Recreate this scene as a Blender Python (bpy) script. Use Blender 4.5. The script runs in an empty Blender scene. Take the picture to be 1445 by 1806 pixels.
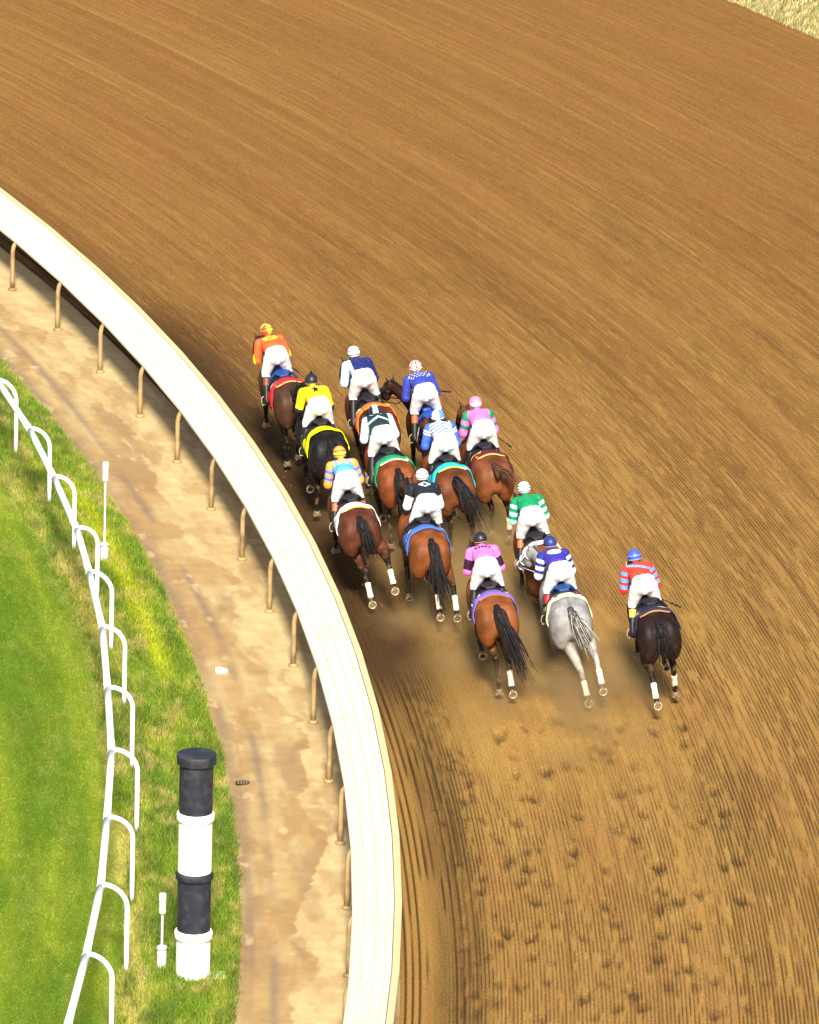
import bpy, bmesh, math, random
import numpy as np
from mathutils import Vector, Matrix
from mathutils.bvhtree import BVHTree
random.seed(7); rng = np.random.default_rng(7)
S = bpy.context.scene
COL = S.collection

# ------------------------------------------------------------------ camera, sky, sun, exposure
CAMH = 38.0; FPX = 14599.55; PITCH = 0.289973576; ROLL = 0.025895167
f_ = np.array([0, math.cos(PITCH), -math.sin(PITCH)]); r_ = np.array([1., 0, 0]); u_ = np.cross(r_, f_)
c_, s_ = math.cos(ROLL), math.sin(ROLL)
CR = c_ * r_ + s_ * u_; CU = -s_ * r_ + c_ * u_; CF = f_
cd = bpy.data.cameras.new('camera'); cam = bpy.data.objects.new('camera', cd); COL.objects.link(cam)
M = Matrix.Identity(4)
for i in range(3):
    M[i][0] = CR[i]; M[i][1] = CU[i]; M[i][2] = -CF[i]
M[2][3] = CAMH
cam.matrix_world = M
cd.sensor_fit = 'VERTICAL'; cd.sensor_height = 24; cd.lens = 24 * FPX / 1806.
cd.clip_start = 1; cd.clip_end = 5000
S.camera = cam

SUN_EL = math.radians(40); SUN_AZ = math.radians(178)     # azimuth from +Y towards +X
w = bpy.data.worlds.new('World'); S.world = w; w.use_nodes = True
nt = w.node_tree; nt.nodes.clear()
wo = nt.nodes.new('ShaderNodeOutputWorld'); bg = nt.nodes.new('ShaderNodeBackground')
sky = nt.nodes.new('ShaderNodeTexSky'); sky.sky_type = 'NISHITA'; sky.sun_disc = False
sky.sun_elevation = SUN_EL; sky.sun_rotation = SUN_AZ; sky.dust_density = 3.0; sky.air_density = 1.0; sky.ozone_density = 0.6
bg.inputs[1].default_value = 0.07
nt.links.new(sky.outputs[0], bg.inputs[0]); nt.links.new(bg.outputs[0], wo.inputs[0])
sd = bpy.data.lights.new('sun', 'SUN'); sd.energy = 3.9; sd.angle = math.radians(9); sd.color = (1.0, 0.93, 0.80)
sun = bpy.data.objects.new('sun', sd); COL.objects.link(sun)
d = Vector((math.sin(SUN_AZ) * math.cos(SUN_EL), math.cos(SUN_AZ) * math.cos(SUN_EL), math.sin(SUN_EL)))
sun.rotation_euler = d.to_track_quat('Z', 'Y').to_euler(); sun.location = (60, 100, 60)
S.view_settings.view_transform = 'Standard'; S.view_settings.look = 'None'
S.view_settings.gamma = 1; S.view_settings.use_curve_mapping = False
S.view_settings.exposure = 1.22

# ------------------------------------------------------------------ place constants and measured points
CX, CY, R0 = -104.4415, 104.4172, 103.8139      # centre and post radius of the turn
def proj(P):
    P = np.atleast_2d(P) - np.array([0, 0, CAMH]); w_ = P @ CF
    return np.stack([722.5 + FPX * (P @ CR) / w_, 903 - FPX * (P @ CU) / w_], 1)
def at(x, y, z=0.0):
    d_ = CR * (x - 722.5) / FPX - CU * (y - 903) / FPX + CF
    t = (z - CAMH) / d_[2]
    return d_ * t + np.array([0, 0, CAMH])
def pol(r, a, z=0.0): return np.array([CX + r * math.cos(a), CY + r * math.sin(a), z])

# ------------------------------------------------------------------ helpers
def put(name, me, parent=None, mat=None, label=None, cat=None, group=None, kind=None, smooth=True):
    o = bpy.data.objects.new(name, me); COL.objects.link(o)
    if mat is not None and len(me.materials) == 0: me.materials.append(mat)
    if parent is not None: o.parent = parent
    if smooth and me.polygons: me.polygons.foreach_set('use_smooth', [True] * len(me.polygons))
    tag(o, label, cat, group, kind); return o
def tag(o, label=None, cat=None, group=None, kind=None):
    if label: o['label'] = label
    if cat: o['category'] = cat
    if group: o['group'] = group
    if kind: o['kind'] = kind
    return o
def empty(name, loc, rz=0, **k):
    o = bpy.data.objects.new(name, None); COL.objects.link(o); o.empty_display_size = .2
    o.location = loc; o.rotation_euler = (0, 0, rz); tag(o, **k); return o
def mesh(name, V, F):
    me = bpy.data.meshes.new(name); me.from_pydata([tuple(v) for v in V], [], [tuple(f) for f in F]); me.update(); return me
def npmesh(name, V, F):                      # V (n,3), F (m,k) arrays
    me = bpy.data.meshes.new(name); k = F.shape[1]
    me.vertices.add(len(V)); me.vertices.foreach_set('co', V.astype(np.float32).ravel())
    me.loops.add(F.size); me.loops.foreach_set('vertex_index', F.astype(np.int32).ravel())
    me.polygons.add(len(F)); me.polygons.foreach_set('loop_start', np.arange(0, F.size, k, dtype=np.int32))
    me.update(calc_edges=True); me.validate(); return me
def setattr_f(me, name, v):
    a = me.attributes.new(name, 'FLOAT', 'POINT'); a.data.foreach_set('value', v.astype(np.float32))
def setattr_c(me, name, c):
    a = me.attributes.new(name, 'FLOAT_COLOR', 'POINT')
    c4 = np.concatenate([c, np.ones((len(c), 1))], 1); a.data.foreach_set('color', c4.astype(np.float32).ravel())
def coords(me):
    v = np.empty(len(me.vertices) * 3, np.float32); me.vertices.foreach_get('co', v); return v.reshape(-1, 3).astype(float)

class G:                                     # geometry collector
    def __init__(s): s.V = []; s.F = []
    def add(s, V, F):
        n = len(s.V); s.V += [tuple(v) for v in V]; s.F += [tuple(i + n for i in f) for f in F]; return s
    def box(s, c, size, rz=0.0):
        c = np.array(c, float); h = np.array(size, float) / 2; R = np.array([[math.cos(rz), -math.sin(rz), 0], [math.sin(rz), math.cos(rz), 0], [0, 0, 1]])
        P = [c + R @ (np.array([i, j, k]) * h) for i in (-1, 1) for j in (-1, 1) for k in (-1, 1)]
        return s.add(P, [(0, 1, 3, 2), (4, 6, 7, 5), (0, 4, 5, 1), (2, 3, 7, 6), (0, 2, 6, 4), (1, 5, 7, 3)])
    def rings(s, rings, cap=True, closed=False):
        n = len(rings[0]); V = [p for r in rings for p in r]; F = []
        m = len(rings)
        for i in range(m if closed else m - 1):
            for j in range(n):
                a = i * n + j; b = i * n + (j + 1) % n; i2 = (i + 1) % m
                F.append((a, b, i2 * n + (j + 1) % n, i2 * n + j))
        if cap and not closed:
            F.append(tuple(range(n))[::-1]); F.append(tuple((m - 1) * n + j for j in range(n)))
        return s.add(V, F)
    def tube(s, pts, rad, n=10, cap=True, flat=None):
        pts = [np.array(p, float) for p in pts]; rad = rad if hasattr(rad, '__len__') else [rad] * len(pts)
        rings = []; prev = None
        for i, p in enumerate(pts):
            t = pts[min(i + 1, len(pts) - 1)] - pts[max(i - 1, 0)]; t /= np.linalg.norm(t) + 1e-9
            if prev is None:
                a = np.array([0, 0, 1.]) if abs(t[2]) < .9 else np.array([1., 0, 0])
            else: a = prev
            x = a - t * (a @ t); x /= np.linalg.norm(x) + 1e-9; prev = x; y = np.cross(t, x)
            k = 1.0 if flat is None else flat
            rings.append([p + rad[i] * (x * math.cos(q) + k * y * math.sin(q)) for q in np.linspace(0, 2 * math.pi, n, endpoint=False)])
        return s.rings(rings, cap)
    def lathe(s, prof, c=(0, 0, 0), n=32):
        c = np.array(c, float); q_ = [prof[0]]
        for a, b in zip(prof[:-1], prof[1:]):          # extra loops near the ends keep straight walls shading straight
            L_ = math.hypot(b[0] - a[0], b[1] - a[1])
            if L_ > .1: q_ += [(a[0] + (b[0] - a[0]) * t, a[1] + (b[1] - a[1]) * t) for t in (.006 / L_, 1 - .006 / L_)]
            q_.append(b)
        prof = q_
        return s.rings([[c + (r * math.cos(q), r * math.sin(q), z) for q in np.linspace(0, 2 * math.pi, n, endpoint=False)] for r, z in prof])
    def me(s, name): return mesh(name, s.V, s.F)

# ------------------------------------------------------------------ materials
def mat(name, col=(.5, .5, .5), rough=.6, attr=None, var=.12, nscale=20., bump=0., bscale=60., metal=0., spec=.5, sheen=0., dirt=None, coord='Object'):
    m = bpy.data.materials.new(name); m.use_nodes = True; t = m.node_tree; L = t.links.new
    b = t.nodes['Principled BSDF']; b.inputs['Roughness'].default_value = rough; b.inputs['Metallic'].default_value = metal
    b.inputs['Specular IOR Level'].default_value = spec
    if sheen: b.inputs['Sheen Weight'].default_value = sheen
    tc = t.nodes.new('ShaderNodeTexCoord'); n = t.nodes.new('ShaderNodeTexNoise'); n.inputs['Scale'].default_value = nscale; n.inputs['Detail'].default_value = 5
    L(tc.outputs[coord], n.inputs['Vector'])
    mr = t.nodes.new('ShaderNodeMapRange'); mr.inputs[3].default_value = 1 - var; mr.inputs[4].default_value = 1 + var
    mr.inputs[1].default_value = .3; mr.inputs[2].default_value = .7
    L(n.outputs[0], mr.inputs[0])
    mx = t.nodes.new('ShaderNodeVectorMath'); mx.operation = 'SCALE'; L(mr.outputs[0], mx.inputs['Scale'])
    if attr:
        a = t.nodes.new('ShaderNodeAttribute'); a.attribute_name = attr; L(a.outputs['Color'], mx.inputs[0])
    else: mx.inputs[0].default_value = col[:3]
    src = mx.outputs[0]
    if dirt:                                  # (colour, scale, low, high)
        n2 = t.nodes.new('ShaderNodeTexNoise'); n2.inputs['Scale'].default_value = dirt[1]; n2.inputs['Detail'].default_value = 8; L(tc.outputs[coord], n2.inputs['Vector'])
        m2 = t.nodes.new('ShaderNodeMapRange'); m2.inputs[1].default_value = dirt[2]; m2.inputs[2].default_value = dirt[3]; L(n2.outputs[0], m2.inputs[0])
        k = t.nodes.new('ShaderNodeMix'); k.data_type = 'RGBA'; L(m2.outputs[0], k.inputs['Factor']); L(src, k.inputs['A']); k.inputs['B'].default_value = (*dirt[0], 1); src = k.outputs['Result']
    L(src, b.inputs['Base Color'])
    if bump:
        n3 = t.nodes.new('ShaderNodeTexNoise'); n3.inputs['Scale'].default_value = bscale; n3.inputs['Detail'].default_value = 4; L(tc.outputs[coord], n3.inputs['Vector'])
        bp = t.nodes.new('ShaderNodeBump'); bp.inputs['Strength'].default_value = 1; bp.inputs['Distance'].default_value = bump
        L(n3.outputs[0], bp.inputs['Height']); L(bp.outputs[0], b.inputs['Normal'])
    return m
M_dirt = mat('harrowed_soil', attr='tint', rough=.95, var=.30, nscale=26., spec=.1, bump=.007, bscale=45.)
M_soil = mat('soil', (.20, .10, .032), rough=.95, spec=.1, bump=.01)
M_path = mat('packed_sand_pavement', attr='tint', rough=.9, var=.10, nscale=3.5, spec=.2, bump=.004, bscale=30.)
M_lawn = mat('lawn', attr='tint', rough=.9, var=.12, nscale=40., spec=.1, bump=.02, bscale=50.)
M_blade = mat('grass_blades', attr='tint', rough=.65, var=.15, nscale=3., spec=.25)
M_cap = mat('white_painted_cover', (.62, .59, .47), rough=.42, var=.02, nscale=2., dirt=((.52, .47, .33), 1.3, .55, .95))
M_strip = mat('cream_edge_strip', (.52, .43, .23), rough=.5, var=.05, nscale=3.)
M_post = mat('tan_post', (.34, .235, .105), rough=.5, var=.12, nscale=5., dirt=((.17, .10, .045), 4., .48, .72))
M_rail = mat('white_rail_paint', (.88, .88, .85), rough=.35, var=.02, nscale=3., dirt=((.65, .62, .5), 5., .68, .9))
M_black = mat('black_plastic', (.018, .020, .030), rough=.6, spec=.25, var=.2, nscale=8., dirt=((.06, .055, .06), 6., .5, .8))
M_ppole = mat('cream_painted_plastic', (.92, .90, .78), rough=.5, var=.03, nscale=3., dirt=((.62, .58, .42), 3., .62, .9))
M_grey = mat('pale_grey_plastic', (.66, .64, .62), rough=.5, var=.05)
M_coat = mat('horse_coat', attr='tint', rough=.5, var=.30, nscale=6., spec=.13, bump=.006, bscale=9., dirt=None)
M_hair = mat('horse_hair', attr='tint', rough=.55, var=.25, nscale=30., spec=.15)
M_silk = mat('racing_silk', attr='tint', rough=.5, var=.07, nscale=12., bump=.034, bscale=10., spec=.2)
M_breech = mat('white_breeches', (.82, .81, .83), rough=.65, var=.03, nscale=8., bump=.022, bscale=9., spec=.25)
M_boot = mat('riding_boot', attr='tint', rough=.45, spec=.25, var=.1, nscale=12., bump=.004, bscale=20.)
M_skin = mat('skin', (.52, .30, .20), rough=.55, var=.06)
M_shell = mat('helmet_cover', attr='tint', rough=.45, var=.04, nscale=10., bump=.003, bscale=30.)
M_leather = mat('black_leather', (.012, .012, .015), rough=.5, spec=.2, var=.2, nscale=15.)
M_hoof = mat('horn_hoof', (.17, .12, .07), rough=.6, var=.2, nscale=20.)
M_shoe = mat('worn_aluminium_shoe', (.72, .66, .45), rough=.35, var=.1, metal=.5)
M_band = mat('white_leg_bandage', (.80, .74, .56), rough=.7, var=.08, nscale=20., dirt=((.6, .48, .25), 12., .5, .75))
M_stone = mat('drain_iron', (.05, .04, .035), rough=.7)
_flat = {}
def flat(c, rough=.6):
    k = tuple(c)
    if k not in _flat: _flat[k] = mat('print_%02d' % len(_flat), c, rough=rough, var=.06, spec=.2, bump=.010, bscale=14.)
    return _flat[k]

# ------------------------------------------------------------------ noise tools (numpy)
def vnoise(x, y, seed=0, n=256):
    T = np.random.default_rng(1000 + seed).random((n, n))
    xi = np.floor(x).astype(int); yi = np.floor(y).astype(int); fx = x - xi; fy = y - yi
    fx = fx * fx * (3 - 2 * fx); fy = fy * fy * (3 - 2 * fy)
    a = T[xi % n, yi % n]; b = T[(xi + 1) % n, yi % n]; c = T[xi % n, (yi + 1) % n]; e = T[(xi + 1) % n, (yi + 1) % n]
    return (a * (1 - fx) + b * fx) * (1 - fy) + (c * (1 - fx) + e * fx) * fy
def fbm(x, y, seed=0, o=4):
    s = 0; amp = .5; t = 0
    for k in range(o):
        s = s + amp * vnoise(x * 2 ** k + 17 * k, y * 2 ** k + 31 * k, seed + k); t += amp; amp *= .5
    return s / t
def sstep(a, b, x):
    t = np.clip((x - a) / (b - a), 0, 1); return t * t * (3 - 2 * t)
def lerp(a, b, t): return a * (1 - t[:, None]) + np.array(b) * t[:, None]

# ------------------------------------------------------------------ ground
g = G(); g.box((-20, 400, -.65), (3000, 3000, .6)); put('ground', g.me('ground'), mat=M_soil, kind='structure', smooth=False)
def annulus(name, ra, rb, z, m, a0=-1.2, a1=1.6, n=220, tint=None, kr=8):
    rr = np.linspace(ra, rb, kr + 1); aa = np.linspace(a0, a1, n + 1)
    A, Rr = np.meshgrid(aa, rr, indexing='ij'); V = np.stack([CX + Rr * np.cos(A), CY + Rr * np.sin(A), np.full_like(A, z)], -1).reshape(-1, 3)
    i, j = np.meshgrid(np.arange(n), np.arange(kr), indexing='ij'); b = (i * (kr + 1) + j).ravel()
    F = np.stack([b, b + 1, b + kr + 2, b + kr + 1], 1)
    me = npmesh(name, V, F)
    if tint is not None: setattr_c(me, 'tint', np.tile(np.array(tint, float), (len(V), 1)))
    return put(name, me, mat=m, kind='structure')

DRY = np.array([.290, .172, .046]); MID = np.array([.178, .086, .023]); WET_SHADE = np.array([.036, .018, .007]); RED = np.array([.235, .100, .034])  # darkest tone serves damp soil, dark grooves and painted shade
annulus('track_subsoil', R0 + .6, R0 + 22, -.088, M_dirt, a0=-1.2, a1=1.6, tint=(.20, .105, .029), kr=20)
HOOFPIX = [(758,1232),(790,1276),(790,1330),(828,1366),(829,1384),(832,1406),(853,1446),(815,1463),(832,1479),(843,1513),(851,1550),(873,1612),(815,1631),(885,1664),(858,1692),(878,1737),(863,1772),(836,1787),
 (911,1368),(940,1410),(912,1451),(933,1501),(927,1533),(961,1556),(943,1588),(945,1650),(942,1687),(972,1697),(967,1732),(957,1797),(966,1361),(998,1350),(1016,1439),(1004,1503),(1068,1533),(1002,1587),(1026,1652),(1084,1628),(1065,1734),(1030,1758),(1090,1779),
 (1099,1457),(1131,1496),(1141,1510),(1163,1542),(1160,1603),(1160,1570),(1131,1435),(1095,1400),(1086,1310),(1046,1321),(1094,1284),(1156,1669),(1159,1694),(1193,1715),(1179,1740),(1226,1738),(1118,1755),(1196,1588),(1210,1310),(1240,1378),(1275,1432),(1307,1586),(1322,1687),(1350,1733),(1278,1528),(1205,1282),(1152,1290),
 (1260,1395),(700,1180),(735,1195),(880,1300),(925,1285),(985,1270),(870,1190)]
_r = random.Random(5)
for _k in range(95):
    _t = _r.random(); HOOFPIX.append((760 + _t * 95 + _r.gauss(0, 26), 1250 + _t * 560) if _k < 45 else (_r.uniform(880, 1330), _r.uniform(1260, 1800)))
def build_track():
    dr = .0135; ds = .15
    rr = np.arange(R0 + .62, R0 + 22.05, dr); aa = np.arange(-.03, .66, ds / 112.)
    nr, na = len(rr), len(aa)
    A, Rr = np.meshgrid(aa, rr, indexing='ij')
    X = CX + Rr * np.cos(A); Y = CY + Rr * np.sin(A)
    P = proj(np.stack([X.ravel(), Y.ravel(), np.zeros(X.size)], 1)); inside = ((P[:, 0] > -110) & (P[:, 0] < 1640) & (P[:, 1] > -60) & (P[:, 1] < 1930)).reshape(X.shape)
    rho = (Rr - R0); s = A * 112.
    px, py = P[:, 0].reshape(X.shape), P[:, 1].reshape(X.shape)
    # churned area that the field has just run over
    path_r = np.where(s < 26, 1, 0)
    churn = sstep(1.15, 2.0, rho) * (1 - sstep(4.2, 5.6, rho + 1.0 * (fbm(s / 2.5, rho, 5) - .5))) * (1 - sstep(22, 36, s)) * (.30 + .70 * sstep(8, 14, s))
    churn *= .35 + .9 * fbm(s / 2.2, rho / .8, 9)
    band = np.exp(-((s - 15.5) / 4.2) ** 2) * sstep(1.8, 2.6, rho) * (1 - sstep(4.8, 6.0, rho))   # dust lies thick right behind the horses
    smooth = np.clip(churn * .85 + band * .95, 0, 1)
    # grooves
    warp = .05 * (fbm(s / 9., rho / 3., 3) - .5) + .003 * (fbm(s / .9, rho * 2, 4) - .5)
    rw = rho + warp
    def comb(sp, wd, seed, ls):
        q = rw / sp; k = np.floor(q).astype(int); fr = q - k
        v = np.clip(1 - np.abs(fr - .5) / wd, 0, 1)
        line = vnoise(k * 7.31, s / ls, seed, 512); base = vnoise(k * 3.77, s / (ls * 9), seed + 1, 512)
        return v, line, base
    v1, l1, b1 = comb(.054, .26, 21, .42)
    v2, l2, b2 = comb(.098, .20, 31, 1.6)
    patch = fbm(s / 3.2, rho / .55, 41)
    far = sstep(20, 60, s)
    a1 = sstep(.40, .58, l1 * .62 + b1 * .30 + patch * .28) * (.62 + .38 * sstep(.35, .6, patch)) * (.6 + .4 * l1)
    nearrail = 1 - sstep(1.1, 1.9, rho)
    a2 = sstep(.22, .55, l2 * .5 + b2 * .5)
    keep = (1 - smooth)
    z = -.050 * v1 ** .8 * a1 * (1 - nearrail) * keep * (1 - .45 * far) - .055 * v2 * a2 * nearrail * (1 - .7 * smooth)
    # broad wheel and drag lines
    wide = fbm(rho / .22, s / 22., 51, 3)
    z += -.010 * sstep(.60, .72, wide) * keep
    z += .006 * (fbm(rho / .5, s / 8., 61, 3) - .5)
    gr = rng.random(X.shape) - .5
    z += gr * (.004 + .005 * smooth)
    z += .022 * (fbm(s / .22, rho / .10, 71, 3) - .5) * (.12 + smooth * .7 + .2 * sstep(.55, .7, patch))
    pit_shade = np.zeros_like(z)
    for (hx, hy) in HOOFPIX:
        w0 = at(hx, hy); jx, jy = w0[0], w0[1]
        rs = random.uniform(.6, 1.15); dpt = random.uniform(.5, 1.05); sk = random.uniform(-.5, .5)
        ra_ = math.hypot(jx - CX, jy - CY); an = math.atan2(jy - CY, jx - CX)
        i0 = int((an - aa[0]) / (aa[1] - aa[0])); j0 = int((ra_ - rr[0]) / dr)
        ia, ib = max(0, i0 - 10), min(na, i0 + 10); ja, jb = max(0, j0 - 50), min(nr, j0 + 50)
        if ia >= ib or ja >= jb: continue
        dx = (Rr[ia:ib, ja:jb] - ra_) / (.080 * rs); dy = (A[ia:ib, ja:jb] - an) * ra_ / (.19 * rs)
        dx = dx + sk * dy; wob = 1 + 1.5 * (fbm(dx * 1.1 + hx, dy * 1.1 + hy, 3) - .5)
        q = np.sqrt(dx * dx + dy * dy) * wob
        fade = np.exp(-(q / 3.1) ** 4) * .85
        zz = z[ia:ib, ja:jb]
        zz = zz * (1 - fade) + (gr[ia:ib, ja:jb] * .02) * fade
        zz += dpt * (-.068 * np.exp(-q ** 2.2) + .015 * np.exp(-((q - 1.7) / .6) ** 2))
        z[ia:ib, ja:jb] = zz
        pit_shade[ia:ib, ja:jb] = np.maximum(pit_shade[ia:ib, ja:jb], .78 * dpt * np.exp(-q ** 2))  # shading of the bowl painted into each hoofprint's colour
    # soil colour: drier pale top, moist patches, shade painted beside rail and in hoofprints
    n1 = fbm(s / 7., rho / 1.1, 81); n2 = fbm(s / 1.6, rho / .25, 91); n3 = fbm(s / 14., rho / .35, 95)
    fl = fbm(rho / .075 + 40, s / 30., 131, 2) - .5; fl2 = vnoise(rho / .13, s / 45., 137); fl3 = vnoise(rho / .06, s / 2.2, 139) - .5
    dry = np.clip(.62 + (.40 + .10 * sstep(14, 40, s)) * fl + .30 * fl3 - .40 * sstep(.80, .93, fl2) + (.35 * (n1 - .5) + .10 * (n2 - .5) + .20 * (n3 - .5)) * (1 - .35 * sstep(20, 45, s)) + .30 * smooth - .50 * sstep(14, 46, s) - .12 * sstep(8, 20, rho), 0, 1).ravel()
    c = lerp(np.tile(MID, (X.size, 1)), DRY, dry)
    red = np.clip(1.4 * (fbm(s / 5., rho / .7, 99) - .52), 0, .2).ravel(); c = lerp(c, RED, red)
    railshade_soil = 1.12 * np.exp(-((rho - (1.25 + .35 * (n1 - .5))) / .66) ** 2) * sstep(9, 20, s) * (1 - sstep(52, 66, s)) * (.85 + .5 * (n2 - .5))  # rail cover's shade painted along the track as a dark band
    railshade_soil = np.maximum(railshade_soil, 1.1 * np.exp(-((rho - 1.35) / 1.1) ** 2) * sstep(10, 17, s) * (1 - sstep(34, 42, s)))  # same painted shade, wider beside the pack
    railshade_soil = np.maximum(railshade_soil, (.50 + .35 * (n2 - .5)) * np.exp(-((rho - (1.45 + .3 * (n1 - .5))) / .42) ** 4) * (1 - sstep(20, 30, s)))  # browner soil along the near stretch
    wetp = .22 * sstep(.52, .74, .6 * fbm(s / 4.5, rho / .45, 111) + .4 * fbm(s / 1.1, rho / .12, 113)) * (1 - .8 * smooth) * sstep(4, 8, s) * (1 - sstep(34, 50, s))
    pack = .45 * sstep(.5, .68, fbm(s / 1.8, rho / .7, 121)) * sstep(1.2, 2.2, rho) * (1 - sstep(4.6, 6, rho)) * sstep(11, 16, s) * (1 - sstep(30, 38, s))
    groovedark = 1.30 * (v1 ** .8 * a1 * (1 - nearrail) * keep * (1 - .4 * far) + v2 * a2 * nearrail)  # grooves coloured darker than the ridges
    wet_shade = np.clip(np.maximum.reduce([railshade_soil * .95, wetp, pack, pit_shade]) + groovedark, 0, .93).ravel()  # damp patches, dark grooves and painted shade in one mask
    c = lerp(c, WET_SHADE, wet_shade)
    # outer edge: pale unworked margin
    V = np.stack([X.ravel(), Y.ravel(), z.ravel()], 1)
    i, j = np.meshgrid(np.arange(na - 1), np.arange(nr - 1), indexing='ij')
    ok = inside[:-1, :-1] | inside[1:, 1:] | inside[1:, :-1] | inside[:-1, 1:]
    b = (i * nr + j)[ok]; F = np.stack([b, b + 1, b + nr + 1, b + nr], 1)
    used = np.zeros(len(V), bool); used[F.ravel()] = True; idx = np.cumsum(used) - 1
    me = npmesh('racetrack', V[used], idx[F]); setattr_c(me, 'tint', c[used])
    put('racetrack', me, mat=M_dirt, kind='structure')
build_track()

def strip(name, ra, rb, dr, ds, a0, a1, zf, cf, m):
    rr = np.arange(ra, rb + dr * .5, dr); aa = np.arange(a0, a1, ds / 103.); nr = len(rr); na = len(aa)
    A, Rr = np.meshgrid(aa, rr, indexing='ij'); rho = Rr - R0; s = A * 103.
    z = zf(rho, s); V = np.stack([CX + Rr * np.cos(A), CY + Rr * np.sin(A), z], -1).reshape(-1, 3)
    i, j = np.meshgrid(np.arange(na - 1), np.arange(nr - 1), indexing='ij'); b = (i * nr + j).ravel()
    me = npmesh(name, V, np.stack([b, b + 1, b + nr + 1, b + nr], 1)); setattr_c(me, 'tint', cf(rho.ravel(), s.ravel()))
    return put(name, me, mat=m, kind='structure')
def path_c(rho, s):
    c = np.tile(np.array([.385, .290, .135]), (len(rho), 1))
    n = fbm(s / 1.4, rho / .35, 201, 5)
    c = lerp(c, (.33, .215, .088), sstep(.38, .68, n))
    c = lerp(c, (.36, .24, .10), .55 * sstep(.40, .62, fbm(s / 6., rho / .12, 208, 4)))
    edge = -.50 + .60 * (fbm(s / 1.2, rho / 1.2 + 3, 215, 6) - .5) * 2
    crust = sstep(0, .05, rho - edge) * (1 - sstep(.5, .62, rho)) * (.55 + .45 * sstep(.4, .55, fbm(s / .7, rho / .25, 219, 5)))      # pale crust of dried silt with a scalloped edge
    c = lerp(c, (.48, .37, .185), .75 * crust)
    c = lerp(c, (.28, .165, .065), .65 * sstep(.46, .66, fbm(s / .9, rho / .3, 222, 5)) * (1 - .5 * crust))
    wheel = np.exp(-((rho + 1.02 + .05 * np.sin(s / 3)) / .07) ** 2) * sstep(.35, .6, fbm(s / 3., rho, 231))
    c = lerp(c, (.19, .135, .09), .8 * wheel)
    gut = np.exp(-((rho + 1.38) / .09) ** 2) * (.4 + .6 * sstep(.4, .6, fbm(s / 2., rho, 241)))
    c = lerp(c, (.20, .135, .09), .8 * gut)
    wet2 = sstep(.50, .70, fbm(s / 2.5, rho / .5, 251, 5)) * (1 - crust)
    c = lerp(c, (.24, .15, .075), .6 * wet2)
    c = lerp(c, (.56, .44, .23), .4 * sstep(.69, .78, fbm(s / .5, rho / .2, 261, 5)))
    return c
def path_z(rho, s):
    z = .004 + .012 * (fbm(s / .8, rho / .3, 205, 4) - .5) - .03 * np.exp(-((rho + 1.38) / .07) ** 2)
    j = (s / 2.75 * 1.0) % 1.0; z = z - .008 * (np.abs(j - .5) < .006) * (rho > -.1)
    return z
strip('service_path', R0 - 1.75, R0 + .66, .022, .05, -.05, .62, path_z, path_c, M_path)
annulus('service_path_bed', R0 - 1.75, R0 + .66, -.06, M_soil)
def edge_rho(s): return -1.50 + .10 * (fbm(s / 1.1, s * 0 + 7, 301, 4) - .5) * 2
def grass_c(rho, s, blade=False):
    n = len(rho); c = np.tile(np.array([.112, .182, .012]), (n, 1))
    turf = sstep(-2.75, -2.95, rho) if False else 1 - sstep(-3.15, -2.9, rho + .25 * (fbm(s / 1.5, rho, 311) - .5))
    c = lerp(c, (.080, .142, .007), turf)
    stripe = .5 + .5 * np.sin((rho + .15 * fbm(s / 5, rho, 318)) * 9.0)
    c = lerp(c, (.150, .205, .012), turf * (.15 + .75 * stripe) * sstep(.4, .6, fbm(s / 4., rho / .6, 321)))
    p = sstep(.46, .68, fbm(s / .9, rho / .25, 331, 4))
    c = lerp(c, (.27, .28, .035), .5 * p * (1 - .8 * turf))
    yel = np.exp(-((rho + 2.95 + .15 * np.sin(s / 4)) / .24) ** 2) * sstep(.38, .6, fbm(s / 1.2, rho / .2, 341))
    c = lerp(c, (.42, .37, .09), .75 * yel)
    dk = sstep(.5, .66, fbm(s / 1.3, rho / .3, 351, 4)) * (1 - turf)
    c = lerp(c, (.060, .105, .012), .6 * dk)
    lime = np.exp(-((rho + 2.05) / .16) ** 2) * sstep(13, 15, s) * (1 - sstep(22, 27, s))
    c = lerp(c, (.36, .40, .01), .7 * lime)
    dry = sstep(.60, .72, fbm(s / .5, rho / .2, 361, 3)); c = lerp(c, (.38, .30, .10), .45 * dry * (1 - .8 * turf)); c = c * (.8 + .4 * fbm(s / .35, rho / .06, 366, 3))[:, None]
    return c
def grass_z(rho, s):
    return .02 + .05 * sstep(0, .25, edge_rho(s) - rho) + .05 * (fbm(s / .9, rho / .5, 305) - .5) * (rho < -1.6) * (rho > -3.2) - .12 * sstep(-1.55, -1.45, rho)
strip('lawn', R0 - 9.5, R0 - 1.40, .05, .16, -.05, .5, grass_z, grass_c, M_lawn)
annulus('infield', R0 - 60, R0 - 1.70, -.05, M_lawn, tint=(.10, .17, .02))
annulus('outer_field', R0 + 22.0, R0 + 160, -.06, M_lawn, tint=(.22, .17, .07))

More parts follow.
